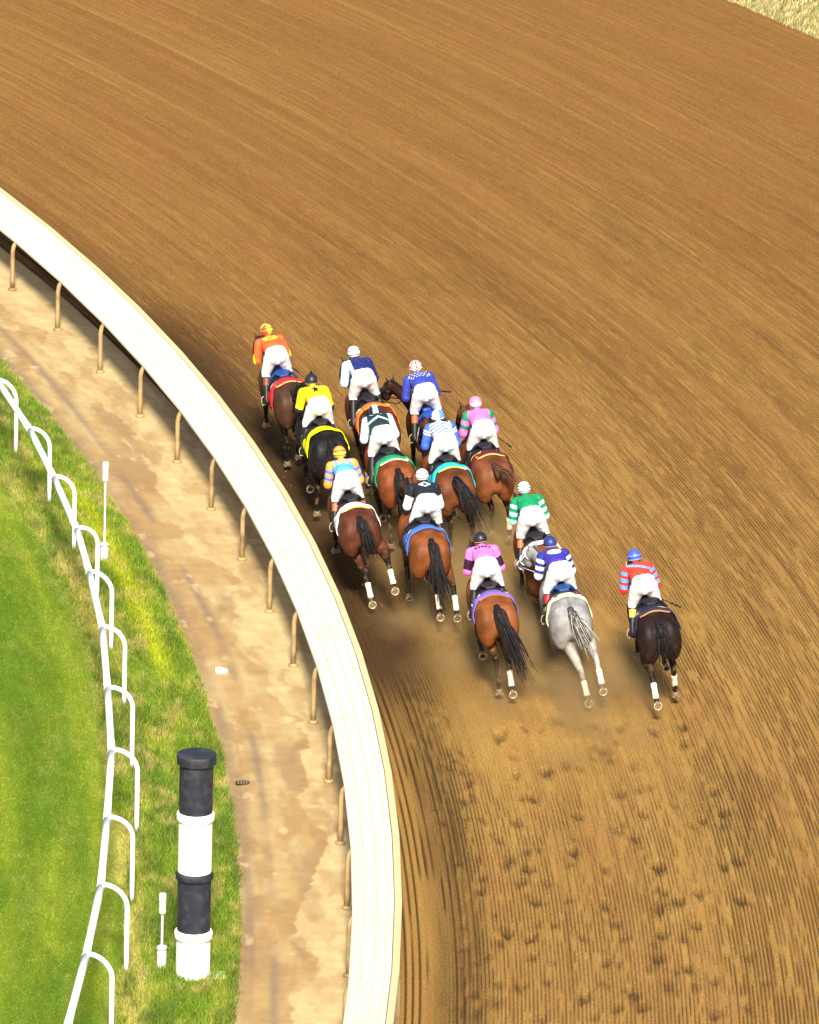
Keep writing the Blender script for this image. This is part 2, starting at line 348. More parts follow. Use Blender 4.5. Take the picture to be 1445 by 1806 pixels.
def blades(name, ra, rb, dens, hgt, wid, label, hf=None):
    a0, a1 = -.035, .34
    area = (rb - ra) * 103 * (a1 - a0); n = int(area * dens)
    r = rng.uniform(ra, rb, n); a = rng.uniform(a0, a1, n); rho = r - R0; s = a * 103
    x = CX + r * np.cos(a); y = CY + r * np.sin(a)
    p = proj(np.stack([x, y, 0 * x], 1)); k = (p[:, 0] > -60) & (p[:, 1] > 560) & (p[:, 1] < 1900) & (rho < edge_rho(s) - .0)
    x, y, rho, s = x[k], y[k], rho[k], s[k]; n = len(x)
    h = hgt * rng.uniform(.5, 1.3, n) * (1 if hf is None else hf(rho, s)); wd = wid * rng.uniform(.7, 1.3, n)
    th = rng.uniform(0, 2 * np.pi, n); ln = rng.uniform(.1, .8, n) * h; lt = rng.uniform(0, 2 * np.pi, n)
    z0 = grass_z(rho, s) - .006
    A = np.stack([x - np.cos(th) * wd, y - np.sin(th) * wd, z0], 1); B = np.stack([x + np.cos(th) * wd, y + np.sin(th) * wd, z0], 1)
    T = np.stack([x + np.cos(lt) * ln, y + np.sin(lt) * ln, z0 + h], 1)
    V = np.stack([A, B, T], 1).reshape(-1, 3); F = np.arange(3 * n).reshape(-1, 3)
    me = npmesh(name, V, F); c = grass_c(rho, s) * rng.uniform(.7, 1.45, n)[:, None]; c[:, 0] *= rng.uniform(.8, 1.25, n)
    setattr_c(me, 'tint', np.repeat(c, 3, 0))
    return put(name, me, mat=M_blade, label=label, cat='grass', kind='stuff', smooth=False)
blades('long_grass', R0 - 3.1, R0 - 1.38, 3800, .085, .006, 'uncut green grass along the edge of the sandy path',
       lambda rho, s: .6 + .9 * fbm(s / .6, rho / .3, 371) * (1 + .5 * sstep(.5, .65, fbm(s / 1.3, rho / .3, 351, 4))))
blades('mown_grass', R0 - 6.6, R0 - 3.05, 2600, .024, .007, 'short mown green turf left of the white tube rail')
# dry grass bank beyond the outer edge of the track (top right corner)
def outer_bank():
    n = 46000; r = R0 + 21.95 + rng.uniform(0, 1, n) ** 1.2 * 5; a = rng.uniform(.36, .56, n)
    x = CX + r * np.cos(a); y = CY + r * np.sin(a); p = proj(np.stack([x, y, 0 * x], 1)); k = (p[:, 0] > 1150) & (p[:, 0] < 1560) & (p[:, 1] > -60)
    x, y, r = x[k], y[k], r[k]; n = len(x); c = np.array([[.36, .29, .13]]) * rng.uniform(.4, 1.3, (n, 1)) * (.6 + .8 * fbm(x * 2, y * .8, 381))[:, None]; g_ = rng.random(n) < .3; c[g_] = np.array([.20, .22, .05]) * rng.uniform(.6, 1.3, (g_.sum(), 1))
    th = rng.uniform(0, 6.28, n); wd = rng.uniform(.01, .03, n); h = rng.uniform(.0, .07, n); l = rng.uniform(0, .06, n)
    A = np.stack([x - np.cos(th) * wd, y - np.sin(th) * wd, 0 * x - .06], 1); B = np.stack([x + np.cos(th) * wd, y + np.sin(th) * wd, 0 * x - .06], 1); T = np.stack([x + l, y + l, h], 1)
    me = npmesh('dry_grass', np.stack([A, B, T], 1).reshape(-1, 3), np.arange(3 * n).reshape(-1, 3)); setattr_c(me, 'tint', np.repeat(c, 3, 0))
    put('dry_grass', me, mat=M_blade, label='patch of pale dry grass beyond the outer edge of the dirt track', cat='grass', kind='stuff', smooth=False)
outer_bank()

# ------------------------------------------------------------------ inner rail with wide white cover
PH, SP = 0.3534144, 2.7505216
rail = empty('running_rail', pol(R0, .1), label='curved inner rail with a wide white cover and tan posts beside the dirt track', cat='rail')
org = Vector(pol(R0, .1))
def rel(me, o=org):
    me.transform(Matrix.Translation(-o)); return me
angs = [PH - i * SP / R0 for i in range(-6, 19)]
SEC = [(0.0, .865), (0.0, .90), (.03, .925), (.150, .975), (.160, .960), (.170, .981), (.320, 1.034), (.330, 1.020), (.340, 1.041), (.466, 1.081), (.476, 1.066), (.486, 1.088), (.560, 1.10), (.560, 1.05), (.30, .98)]
STR = [(.572, 1.05), (.572, 1.098), (.667, 1.10), (.672, 1.06)]
for i in range(len(angs) - 1):
    a0, a1 = angs[i], angs[i + 1]; e = .004 / R0 * 1.0
    for nm, sec, mt in (('cover_panel', SEC, M_cap), ('edge_strip', STR, M_strip)):
        g = G(); g.rings([[pol(R0 + q[0], a, q[1]) for q in sec] for a in (a1 + e, a0 - e)])
        o = put(nm, rel(g.me(nm)), parent=rail, mat=mt, smooth=False)
for a in angs[1:]:
    g = G(); pts = [(0, 0)] + [(.0, z) for z in (.25, .5, .70)] + [(.02, .80), (.07, .875), (.14, .92), (.24, .955), (.36, .985)]
    g.tube([pol(R0 - .03 + q[0] * 1.0, a, q[1]) for q in pts], .038, 12)
    o = put('post', rel(g.me('post')), parent=rail, mat=M_post)
    g = G(); g.lathe([(.075, 0), (.075, .035), (.05, .05)], pol(R0 - .03, a, 0), 14)
    put('post_footing', rel(g.me('post_footing')), parent=rail, mat=M_post)

# ------------------------------------------------------------------ white tube rail on the turf
TP = [(28, 809), (87, 894), (130.5, 979), (171, 1068), (196, 1155), (219, 1253), (232.6, 1362), (241, 1476), (232.6, 1597), (222.6, 1722), (196, 1850)]
TE = [(-4, 672), (53, 758), (96, 843), (136, 934), (158, 1010), (181, 1108), (190, 1215), (197, 1325), (189, 1444), (178, 1563), (152, 1685)]
B = [at(x, y, 0) for x, y in TP]; E_ = [at(x, y, 1.24) for x, y in TE]
B = [b + (B[0] - B[1]) * (3 - k) for k, b in ((0, B[0]), (1, B[0]), (2, B[0]))] + B; E_ = [E_[0] + (E_[0] - E_[1]) * (3 - k) for k in (0, 1, 2)] + E_
for k in range(4):
    B.append(B[-1] + np.array([-.12 * (k + 1), -2.75, 0])); E_.append(E_[-1] + np.array([-.12 * (k + 1), -2.75, 0]))
org2 = Vector(B[6]); trail = empty('turf_rail', org2, label='white tubular rail on hooped posts standing in the grass', cat='rail')
for i in range(len(E_) - 1):
    g = G(); a, b = E_[i], E_[i + 1]; pts = [a + (b - a) * t for t in (0, .25, .5, .75, 1.0)]
    g.tube(pts, .052, 14); put('rail_tube', rel(g.me('rail_tube'), org2), parent=trail, mat=M_rail)
    g = G(); g.tube([a - (b - a) * .012, a + (b - a) * .012], .056, 14); put('joint_collar', rel(g.me('joint_collar'), org2), parent=trail, mat=M_rail)
for b, e in zip(B, E_):
    g = G(); v = e - b; hx = np.array([v[0], v[1], 0])
    pts = [b + (0, 0, z) for z in (0.02, .3, .6, .85, .98)]
    for t in np.linspace(.12, 1, 8):
        q = t * math.pi / 2; pts.append(b + hx * (1 - math.cos(q)) * .86 + np.array([0, 0, .98 + .29 * math.sin(q)]))
    pts.append(b + hx * .99 + np.array([0, 0, 1.262]))
    g.tube(pts, [.034] * (len(pts) - 1) + [.03], 12); put('hoop_post', rel(g.me('hoop_post'), org2), parent=trail, mat=M_rail)
    g = G(); g.lathe([(.03, 0), (.03, .07)], b, 10); put('ground_sleeve', rel(g.me('ground_sleeve'), org2), parent=trail, mat=M_grey)

# ------------------------------------------------------------------ striped pole, marker posts, small things
pb = at(340, 1729); pole = empty('striped_pole', Vector(pb), label='tall black and white banded pole standing at the edge of the grass', cat='pole')
def lp(prof, name, m, n=40):
    g = G(); g.lathe(prof, (0, 0, 0), n); put(name, g.me(name), parent=pole, mat=m)
r = .232
lp([(r, -.05), (r, .60), (r + .02, .61), (r + .026, .64), (r + .026, .70), (r + .012, .725), (r - .03, .728)], 'pole_section', M_ppole)
lp([(r - .008, .729), (r - .008, 1.44), (r + .012, 1.45), (r + .022, 1.475), (r + .022, 1.53), (r + .008, 1.555), (r - .03, 1.557)], 'pole_section', M_black)
lp([(r - .004, 1.558), (r - .004, 2.27), (r + .012, 2.28), (r + .024, 2.305), (r + .024, 2.37), (r + .01, 2.395), (r - .03, 2.398)], 'pole_section', M_ppole)
lp([(r - .006, 2.399), (r - .006, 3.06), (r - .02, 3.07)], 'pole_section', M_black)
lp([(r + .012, 3.071), (r + .034, 3.085), (r + .036, 3.20), (r + .028, 3.215), (.02, 3.222)], 'pole_cap', M_black)
g = G(); g.box((.30, .02, .02), (.26, .30, .12), .1); put('base_block', g.me('base_block'), parent=pole, mat=M_ppole, smooth=False)
for (px, py), zs, lab in (((184, 995), (.35, 1.36, 1.67), 'thin grey marker post behind the hoops of the turf rail'), ((285, 1716), (.39, .85, 1.14), 'short grey marker post just left of the banded pole')):
    t = empty('marker_post', Vector(at(px, py)), label=lab, cat='marker post', group='grey marker posts in the grass')
    g = G(); g.lathe([(.064, -.03), (.066, zs[0] - .04)]); put('base_tube', g.me('base_tube'), parent=t, mat=M_grey)
    g = G(); g.lathe([(.068, zs[0] - .05), (.070, zs[0] - .01), (.05, zs[0]), (.02, zs[0] + .004)]); put('base_collar', g.me('base_collar'), parent=t, mat=M_grey)
    g = G(); g.lathe([(.017, zs[0]), (.017, zs[1] + .02)], n=12); put('stem', g.me('stem'), parent=t, mat=M_grey)
    g = G(); g.lathe([(.03, zs[1] - .01), (.046, zs[1] + .01), (.047, zs[2] - .12), (.051, zs[2] - .11), (.050, zs[2] - .02), (.04, zs[2])]); put('head', g.me('head'), parent=t, mat=M_grey)
for (px, py, rad, zt, lab) in ((260, 1092, .11, .075, 'flat pale disc lying in the long grass near the path'), (153, 1062, .10, .065, 'flat grey disc beside the turf rail')):
    g = G(); g.lathe([(rad, .0), (rad, zt), (rad * .8, zt + .01), (.01, zt + .012)], n=24); o = put('valve_cover', g.me('valve_cover'), mat=M_grey, label=lab, cat='disc'); o.location = at(px, py)
g = G()
g.lathe([(.055, 0), (.065, .02), (.065, .07), (.055, .085), (.01, .09)], (0, 0, 0), 18); g.lathe([(.045, .0), (.05, .02), (.05, .06), (.03, .075)], (.075, -.01, 0), 14)
o = put('paper_cup', g.me('paper_cup'), mat=M_rail, label='crumpled white cup lying on the sandy path', cat='litter'); o.location = at(387, 1187)
dr_ = empty('drain_grate', Vector(at(428, 1380, .012)), label='small dark drain grate set in the sandy path', cat='drain')
g = G(); g.lathe([(.105, 0), (.105, .006), (.09, .007)], n=20); put('frame', g.me('frame'), parent=dr_, mat=M_stone)
for k in range(4):
    g = G(); g.box((-.06 + .04 * k, 0, .012), (.012, .16, .01)); put('bar', g.me('bar'), parent=dr_, mat=M_post, smooth=False)

# ------------------------------------------------------------------ organic modelling: union of tapered solids, remeshed to one skin
def cap_prim(g, p0, p1, r0, r1, sx=1.0, n=14):
    p0 = np.array(p0, float); p1 = np.array(p1, float); t = p1 - p0; L = np.linalg.norm(t) + 1e-9; t /= L
    a = np.array([1., 0, 0]) if abs(t[0]) < .9 else np.array([0, 1., 0]); x = a - t * (a @ t); x /= np.linalg.norm(x); y = np.cross(t, x); rings = []
    for q in np.linspace(-math.pi / 2 + .12, 0, 5): rings.append((p0 + t * r0 * math.sin(q), r0 * math.cos(q)))
    for q in np.linspace(0, math.pi / 2 - .12, 5): rings.append((p1 + t * r1 * math.sin(q), r1 * math.cos(q)))
    g.rings([[c + r * (sx * x * math.cos(q) + y * math.sin(q)) for q in np.linspace(0, 2 * math.pi, n, endpoint=False)] for c, r in rings])
def ell_prim(g, c, rad, n=16):
    c = np.array(c, float)
    g.rings([[c + np.array([rad[0] * math.cos(v) * math.cos(q), rad[1] * math.sin(v), rad[2] * math.cos(v) * math.sin(q)]) for q in np.linspace(0, 2 * math.pi, n, endpoint=False)] for v in np.linspace(-math.pi / 2 + .1, math.pi / 2 - .1, 11)])
def blob(name, prims, voxel, smooth=4):
    g = G()
    for p in prims:
        if p[0] == 'c': cap_prim(g, p[1], p[2], p[3], p[4], p[5] if len(p) > 5 else 1.0)
        elif p[0] == 'e': ell_prim(g, p[1], p[2])
        elif p[0] == 'r': g.rings(p[1])
    me = g.me(name + '_raw'); bm = bmesh.new(); bm.from_mesh(me); bmesh.ops.recalc_face_normals(bm, faces=bm.faces); bm.to_mesh(me); bm.free()
    o = bpy.data.objects.new('tmp', me); COL.objects.link(o)
    md = o.modifiers.new('r', 'REMESH'); md.mode = 'VOXEL'; md.voxel_size = voxel; md.use_smooth_shade = True
    if smooth: ms = o.modifiers.new('s', 'SMOOTH'); ms.factor = .5; ms.iterations = smooth
    dg = bpy.context.evaluated_depsgraph_get(); dg.update()
    out = bpy.data.meshes.new_from_object(o.evaluated_get(dg)); out.name = name
    bpy.data.objects.remove(o); bpy.data.meshes.remove(me); return out
def nearest_val(P, segs):
    """segs: (p0,p1,r0,r1,v0,v1) -> value of the closest segment (distance to surface)"""
    best = np.full(len(P), 1e9); val = np.zeros(len(P))
    for p0, p1, r0, r1, v0, v1 in segs:
        p0 = np.array(p0, float); p1 = np.array(p1, float); d_ = p1 - p0; t = np.clip(((P - p0) @ d_) / (d_ @ d_ + 1e-9), 0, 1)
        dist = np.linalg.norm(P - (p0 + t[:, None] * d_), axis=1) - (r0 + (r1 - r0) * t)
        k = dist < best; best[k] = dist[k]; val[k] = (v0 + (v1 - v0) * t)[k]
    return val
def bvh(me):
    return BVHTree.FromPolygons([v.co[:] for v in me.vertices], [p.vertices[:] for p in me.polygons])

# flat prints (letters, numbers, stars) laid onto cloth
def text2d(txt, size):
    cu = bpy.data.curves.new('t', 'FONT'); cu.body = txt; cu.size = size; cu.align_x = 'CENTER'; cu.align_y = 'CENTER'; cu.offset = size * .03
    o = bpy.data.objects.new('t', cu); COL.objects.link(o); dg = bpy.context.evaluated_depsgraph_get(); dg.update()
    me = bpy.data.meshes.new_from_object(o.evaluated_get(dg)); bpy.data.objects.remove(o); return me
def poly2d(pts):
    return mesh('p', [(x, y, 0) for x, y in pts], [tuple(range(len(pts)))])
def star(r, n=5, k=.42, cx=0, cy=0, rot=0):
    return [(cx + (r if i % 2 == 0 else r * k) * math.sin(math.pi * i / n + rot), cy + (r if i % 2 == 0 else r * k) * math.cos(math.pi * i / n + rot)) for i in range(2 * n)]
def lay(me2d, fn, tree, off, name, m, parent, cuts=.03):
    bm = bmesh.new(); bm.from_mesh(me2d); bmesh.ops.triangulate(bm, faces=bm.faces)
    for _ in range(3):
        lg = [e for e in bm.edges if e.calc_length() > cuts]
        if not lg: break
        bmesh.ops.subdivide_edges(bm, edges=lg, cuts=1); bmesh.ops.triangulate(bm, faces=bm.faces)
    bad = []
    for v in bm.verts:
        o_, d_ = fn(v.co.x, v.co.y); h = tree.ray_cast(Vector(o_), Vector(d_).normalized())
        if h[0] is None: bad.append(v); continue
        v.co = h[0] - Vector(d_).normalized() * off
    bmesh.ops.delete(bm, geom=bad, context='VERTS')
    me = bpy.data.meshes.new(name); bm.to_mesh(me); bm.free(); bpy.data.meshes.remove(me2d)
    if not me.polygons: return None
    return put(name, me, parent=parent, mat=m)

# ------------------------------------------------------------------ horse
def unit(v): v = np.array(v, float); return v / (np.linalg.norm(v) + 1e-9)
def two_bone(a, c, l1, l2, fwd):
    a = np.array(a, float); c = np.array(c, float); d_ = c - a; L = np.linalg.norm(d_); u = d_ / L; Lc = min(L, (l1 + l2) * .995)
    x = (l1 * l1 - l2 * l2 + Lc * Lc) / (2 * Lc); h = math.sqrt(max(0.0002, l1 * l1 - x * x)); n = np.array(fwd, float); n = unit(n - u * (n @ u))
    return a + u * x * (L / Lc) + n * h
def hoof_axis(ly):
    t = np.clip((-.75 - ly) / .4, 0, 1); return unit([0, .35 * (1 - t) - .95 * t, -.95 * (1 - t) - .22 * t])
def make_horse(i, H):
    root = H['root']; coat = np.array(H['coat']); pts = np.array(H.get('points', (.012, .010, .010)))
    ring = []
    for y, zc, hw, hh in [(-.93, 1.21, .07, .12), (-.88, 1.23, .19, .20), (-.78, 1.255, .275, .265), (-.64, 1.275, .325, .30), (-.50, 1.285, .335, .315), (-.32, 1.275, .300, .305),
                          (-.10, 1.24, .265, .30), (.15, 1.215, .27, .325), (.40, 1.22, .255, .355), (.60, 1.255, .225, .36), (.76, 1.24, .20, .29), (.90, 1.22, .12, .18)]:
        row = []
        for q in np.linspace(0, 2 * math.pi, 24, endpoint=False):
            c, s2 = math.cos(q), math.sin(q); x = hw * np.sign(c) * abs(c) ** .9; z = hh * s2
            if s2 > 0: x *= 1 - .10 * s2
            row.append((x, y, zc + z))
        ring.append(row)
    P = [('r', ring)]
    P += [('e', (sx * .165, -.70, 1.17), (.165, .22, .34)) for sx in (-1, 1)]          # thigh muscles
    P += [('e', (sx * .17, -.48, 1.40), (.13, .24, .16)) for sx in (-1, 1)]           # croup either side of the spine
    P += [('e', (sx * .17, .58, 1.22), (.12, .20, .32)) for sx in (-1, 1)]             # shoulders
    hy = H.get('headyaw', 0); hz = H.get('headz', 0)
    n0 = np.array((0, .68, 1.40)); n1 = np.array((-.35 * hy, 1.12, 1.62 + hz)); n2 = np.array((-.75 * hy, 1.38, 1.74 + hz))
    hd = unit([-1.0 * hy - .02, .72, -.62]); n3 = n2 + hd * .34; n4 = n2 + hd * .60
    P += [('c', n0, n1, .20, .135, .72), ('c', n1, n2, .135, .10, .75), ('c', n2 + (0, .02, -.03), n3, .115, .082), ('c', n3, n4, .08, .060), ('e', n2 + hd * .2 + np.array((0, -.02, -.06)), (.075, .12, .10))]
    segs = [((0, -.8, 1.3), (0, .8, 1.3), .3, .25, 0, 0), (n0, n2, .2, .1, 0, .15), (n2, n4, .1, .06, .2, .9)]
    ex = unit(np.cross(hd, [0, 0, 1]))
    for sx in (-1, 1):
        eb = n2 + ex * sx * .06 + np.array((0, -.01, .07)); P.append(('c', eb, eb + ex * sx * .025 + np.array((0, .0, .13)), .034, .012, .7)); segs.append((eb, eb + (0, 0, .14), .03, .01, .8, 1))
    for sx in (-1, 1): segs.append(((sx * .16, -.7, 1.3), (sx * .16, -.62, 1.0), .2, .15, 0, 0))
    feet = []
    for k, sx in ((0, -1), (1, 1)):
        (hxp, hyp, ly) = H['hind'][k]
        if hxp is None: hl = np.array((sx * .17, ly, hyp))
        else:
            O = np.array([0, 0, CAMH]); dd = at(hxp, hyp, 0) - O; c0 = H['cs']; fw = np.array([-c0[1], c0[0], 0]); rt = np.array([c0[0], c0[1], 0]); o3 = np.array(H['loc'])
            t = (ly - (O - o3) @ fw) / (dd @ fw); q = O + dd * t - o3; ln = H['lean']; xr = (q @ rt) * math.cos(ln) + q[2] * math.sin(ln); zr = -(q @ rt) * math.sin(ln) + q[2] * math.cos(ln); hl = np.array([np.clip(xr, -.30 if sx < 0 else .0, .36 if sx > 0 else .10), ly, min(.62, max(.05, zr))])
        ax = hoof_axis(ly); fet = hl - ax * .09 + unit([0, .12 if ly < -.95 else -.16, 1]) * .085
        lean = np.clip((-.72 - ly) * 1.15, -.75, .62); hock = fet + np.array([(sx * .15 - hl[0]) * .3, math.sin(lean), math.cos(lean)]) * .335
        hip = np.array((sx * .16, -.60, 1.16))
        for _ in range(20):
            if np.linalg.norm(hock - hip) > .52: break
            dz_ = np.array((0, 0, -.03)); hock = hock + dz_; fet = fet + dz_; hl = hl + dz_
            if hl[2] < .08: break
        st = two_bone(hip, hock, .36, .45, (0, 1, .15))
        P += [('c', hip, st, .185, .125, .8), ('c', st, hock + (0, 0, .01), .118, .058, .8), ('c', hock + (0, -.02, .035), hock, .042, .05), ('c', hock, fet, .046, .037), ('c', fet, fet - (0, .01, .01), .047, .045), ('c', fet, hl - ax * .05, .039, .045)]
        segs += [(hip, st, .18, .12, 0, .05), (st, hock, .12, .06, .05, .75), (hock, fet, .05, .04, .8, 1), (fet, hl, .04, .05, 1, 1)]
        feet.append((hl, ax, hock, fet, k, sx))
    v = i % 3
    fore = [((-.15, .66, 1.08), (-.15, .98, .82), (-.15, 1.12, .50), (-.15, 1.20, .38)), ((.15, .60, 1.05), (.15, .66, .66), (.15, .44, .42), (.15, .32, .38))]
    if v == 1: fore = [tuple((-p[0], p[1], p[2]) for p in f2) for f2 in fore]
    if v == 2: fore = [((-.15, .60, 1.05), (-.15, .55, .66), (-.15, .36, .34), (-.15, .28, .24)), ((.15, .62, 1.05), (.15, .78, .68), (.15, .52, .50), (.15, .40, .52))]
    if 'fore' in H: fore = H['fore']
    for f2 in fore:
        a, b, c, e = [np.array(p, float) for p in f2]
        P += [('c', a, b, .105, .058, .8), ('c', b, c, .05, .036), ('c', c, c + (0, .01, 0), .045, .045), ('c', c, e, .038, .042)]; segs += [(a, b, .1, .05, .1, .8), (b, c, .05, .035, .85, 1), (c, e, .04, .04, 1, 1)]
        feet.append((e, unit(e - c), b, c, 9, 1))
    me = blob('body', P, .022, 5); X = coords(me); val = nearest_val(X, segs)
    nz = fbm(X[:, 0] * 4 + 9 + i, X[:, 1] * 4 + X[:, 2] * 3, 400 + i, 4)
    c = np.tile(coat, (len(X), 1))
    if H.get('grey'):
        c = lerp(c, (.12, .12, .13), np.clip(1.3 * (nz - .42), 0, .6)); c = lerp(c, (.36, .33, .30), sstep(1.2, .8, X[:, 2]) * .7)
        c = lerp(c, (.07, .07, .075), sstep(.72, .95, val) * sstep(.62, .40, X[:, 2])); c = lerp(c, (.10, .10, .11), np.exp(-(X[:, 0] / .022) ** 2) * (X[:, 1] < -.3) * (X[:, 2] > 1.3) * .7)
    else:
        c = lerp(c, tuple(coat * .38), np.clip(1.6 * (nz - .42), 0, .55)); c = lerp(c, tuple(coat * .35), .75 * sstep(1.42, 1.62, X[:, 2] + .25 * (nz - .5)) * H.get('topline', .5))
        c = lerp(c, tuple(pts), sstep(.25, .8, val)); c = lerp(c, tuple(coat * 1.5), .4 * sstep(.08, .2, np.abs(X[:, 0])) * sstep(1.25, .95, X[:, 2]) * (val < .2))
    if H.get('blaze') is not None: pass
    sp_ = sstep(.64, .74, fbm(X[:, 0] * 22 + i * 3, X[:, 2] * 22 + X[:, 1] * 9, 440, 2)) * sstep(1.3, .5, X[:, 2]); c = lerp(c, (.23, .14, .055), .5 * sp_)
    setattr_c(me, 'tint', np.clip(c, .004, 1)); put('body', me, parent=root, mat=M_coat)
    tree = bvh(me)
    # hooves
    for hl, ax, up, fet, k, sx in feet:
        hoof = empty_ = None
        g = G(); a = unit(np.cross(ax, [1, 0, 0])); b = np.cross(ax, a); rows = []
        for t, rr_ in ((-.06, .040), (-.045, .047), (.0, .060), (.012, .062), (.014, .045)):
            rows.append([hl + ax * t + rr_ * (a * math.cos(q) * 1.08 + b * math.sin(q)) for q in np.linspace(0, 2 * math.pi, 16, endpoint=False)])
        g.rings(rows); hoof = put('hoof', g.me('hoof'), parent=root, mat=M_hoof)
        g = G(); toe = a if a[1] < 0 else -a
        if ax[1] > -.5: toe = a if a[1] > 0 else -a
        if ax[1] < -.5: toe = a if a[2] < 0 else -a
        sd_ = np.cross(ax, toe); pts_ = [hl + ax * .021 + .056 * (toe * math.cos(q) * 1.1 + sd_ * math.sin(q)) for q in np.linspace(-2.5, 2.5, 18)]
        g.tube(pts_, .0085, 6); put('horseshoe', g.me('horseshoe'), parent=hoof, mat=M_shoe)
        if k in H.get('bandage', ()):
            g = G(); d_ = unit(up - fet); g.tube([fet + d_ * t for t in (-.03, .0, .05, .12, .19, .21)], [.040, .048, .043, .042, .046, .040], 14); put('bandage', g.me('bandage'), parent=root, mat=M_band)
    # tail of many strands
    T = H['tail']; p0 = np.array((0, -.86, 1.46)); p1 = p0 + (0, -.16, .03); pe = p0 + np.array(T[:3]); thick = T[3] if len(T) > 3 else 1.0
    g = G(); cols = []; hc = np.array(H.get('hair', (.012, .010, .011)))
    r2 = np.random.default_rng(50 + i)
    mid = p0 + (pe - p0) * .42 + np.array((r2.uniform(-.05, .05), -.12, .10))
    for sidx in range(150):
        off = r2.normal(0, 1, 3) * (.030, .02, .025) * thick; offe = r2.normal(0, 1, 3) * (.062, .055, .08) * thick; ln = r2.uniform(.55, 1.05); npt = 8; c_ = []; wv = r2.uniform(-1, 1, 2) * .03
        for t in np.linspace(0, ln, npt):
            bz = p0 * (1 - t) ** 3 + 3 * p1 * t * (1 - t) ** 2 + 3 * mid * t * t * (1 - t) + pe * t ** 3
            c_.append(bz + off * (.45 + t * 1.2) + offe * t * t + np.array((wv[0] * math.sin(t * 6), 0, wv[1] * math.sin(t * 5))))
        n0_ = len(g.V); g.tube(c_, [.012 * (1 - .75 * (q / (npt - 1)) ** 1.5) * (1.2 if thick > .9 else 1) for q in range(npt)], 4, cap=False); cc = hc * r2.uniform(.6, 1.8)
        if H.get('grey') and r2.random() < .45: cc = np.array((.38, .37, .32)) * r2.uniform(.6, 1.1)
        cols += [cc] * (len(g.V) - n0_)
    g.tube([p0 + (0, .06, .03), p0, p1 + (0, .02, -.05), p0 + np.array((0, -.2, -.12))], [.05, .052, .05, .03], 10); cols += [hc] * (len(g.V) - len(cols))
    me = g.me('tail'); setattr_c(me, 'tint', np.array(cols)); put('tail', me, parent=root, mat=M_hair)
    # mane
    g = G(); cols = []
    for k in range(70):
        t = k / 69.; b0 = n0 + (n2 - n0) * t + np.array((0, 0, .175 - .08 * t)); sd2 = r2.uniform(.4, 1) * (1 if i % 2 else -1)
        g.tube([b0 - (0, 0, .03), b0 + np.array((sd2 * .03, -.03, .02)), b0 + np.array((sd2 * .09, -.08, -.04)), b0 + np.array((sd2 * .11, -.11, -.12))], [.012, .013, .009, .003], 4, cap=False); cols += [hc * r2.uniform(.7, 1.6)] * 16
    me = g.me('mane'); setattr_c(me, 'tint', np.array(cols)); put('mane', me, parent=root, mat=M_hair)
    # bridle and reins
    g = G()
    for t, rr_ in ((.07, .104), (.30, .090), (.47, .072)):
        c3 = n2 + hd * t; a = unit(np.cross(hd, [1, 0, 0])); b = np.cross(hd, a)
        g.tube([c3 + rr_ * (a * math.cos(q) + b * math.sin(q)) for q in np.linspace(0, 2 * math.pi, 17)], .010, 6)
    for sx in (-1, 1):
        g.tube([n2 + hd * .05 + ex * sx * .117, n2 + hd * .30 + ex * sx * .1, n2 + hd * .47 + ex * sx * .08], .009, 6)
        g.tube([n2 + hd * .45 + ex * sx * .085, n1 + np.array((sx * .15, -.05, -.10)), np.array((sx * .14, .82, 1.70))], .009, 6)
    put('bridle', g.me('bridle'), parent=root, mat=flat(H.get('bridle', (.02, .02, .022))))
    # saddle cloth draped by dropping it on the body
    def drape(name, y0, y1, dang0, dang1, off, mt, parent=root, ny=10, nq=30, thick=.006, flare=0.):
        V = []; F = []
        for layer in (0, 1):
            for a_ in range(ny + 1):
                y = y0 + (y1 - y0) * a_ / ny; back = 1 - a_ / ny
                for b_ in range(nq + 1):
                    q = dang0 + (dang1 - dang0) * b_ / nq + 0; d_ = Vector((math.sin(q), 0, math.cos(q))); y_ = y - .10 * flare * (abs(q) / 1.5) ** 2
                    o_ = Vector((0, y_, 1.22)); h = tree.ray_cast(o_ + d_ * 1.2, -d_); p = h[0] if h[0] is not None and (h[0] - o_).length < .6 else o_ + d_ * .36
                    rp = max((p - o_).length, .285 if abs(q) > 1.1 else 0); rip = .007 * math.sin(a_ * 1.7 + b_ * .9 + i)
                    V.append(o_ + d_ * (rp + off + rip * (abs(q) > .5) - layer * thick))
        n_ = (ny + 1) * (nq + 1); w_ = nq + 1
        for a_ in range(ny):
            for b_ in range(nq):
                k_ = a_ * w_ + b_; F += [(k_, k_ + 1, k_ + w_ + 1, k_ + w_), (n_ + k_, n_ + k_ + w_, n_ + k_ + w_ + 1, n_ + k_ + 1)]
        for b_ in range(nq): F += [(b_, n_ + b_, n_ + b_ + 1, b_ + 1), (ny * w_ + b_, ny * w_ + b_ + 1, n_ + ny * w_ + b_ + 1, n_ + ny * w_ + b_)]
        for a_ in range(ny): F += [(a_ * w_, (a_ + 1) * w_, n_ + (a_ + 1) * w_, n_ + a_ * w_), (a_ * w_ + nq, n_ + a_ * w_ + nq, n_ + (a_ + 1) * w_ + nq, (a_ + 1) * w_ + nq)]
        me = mesh(name, V, F); return me
    if H.get('pad'): put('saddle_pad', drape('saddle_pad', -.58, -.47, -.62, .62, .012, None), parent=root, mat=flat(H['pad'], .85))
    me = drape('saddle_cloth', -.545, .18, -1.62, 1.50, .020, None, flare=1.0)
    cl = put('saddle_cloth', me, parent=root, mat=flat(H['cloth'], .8)); ct = bvh(me)
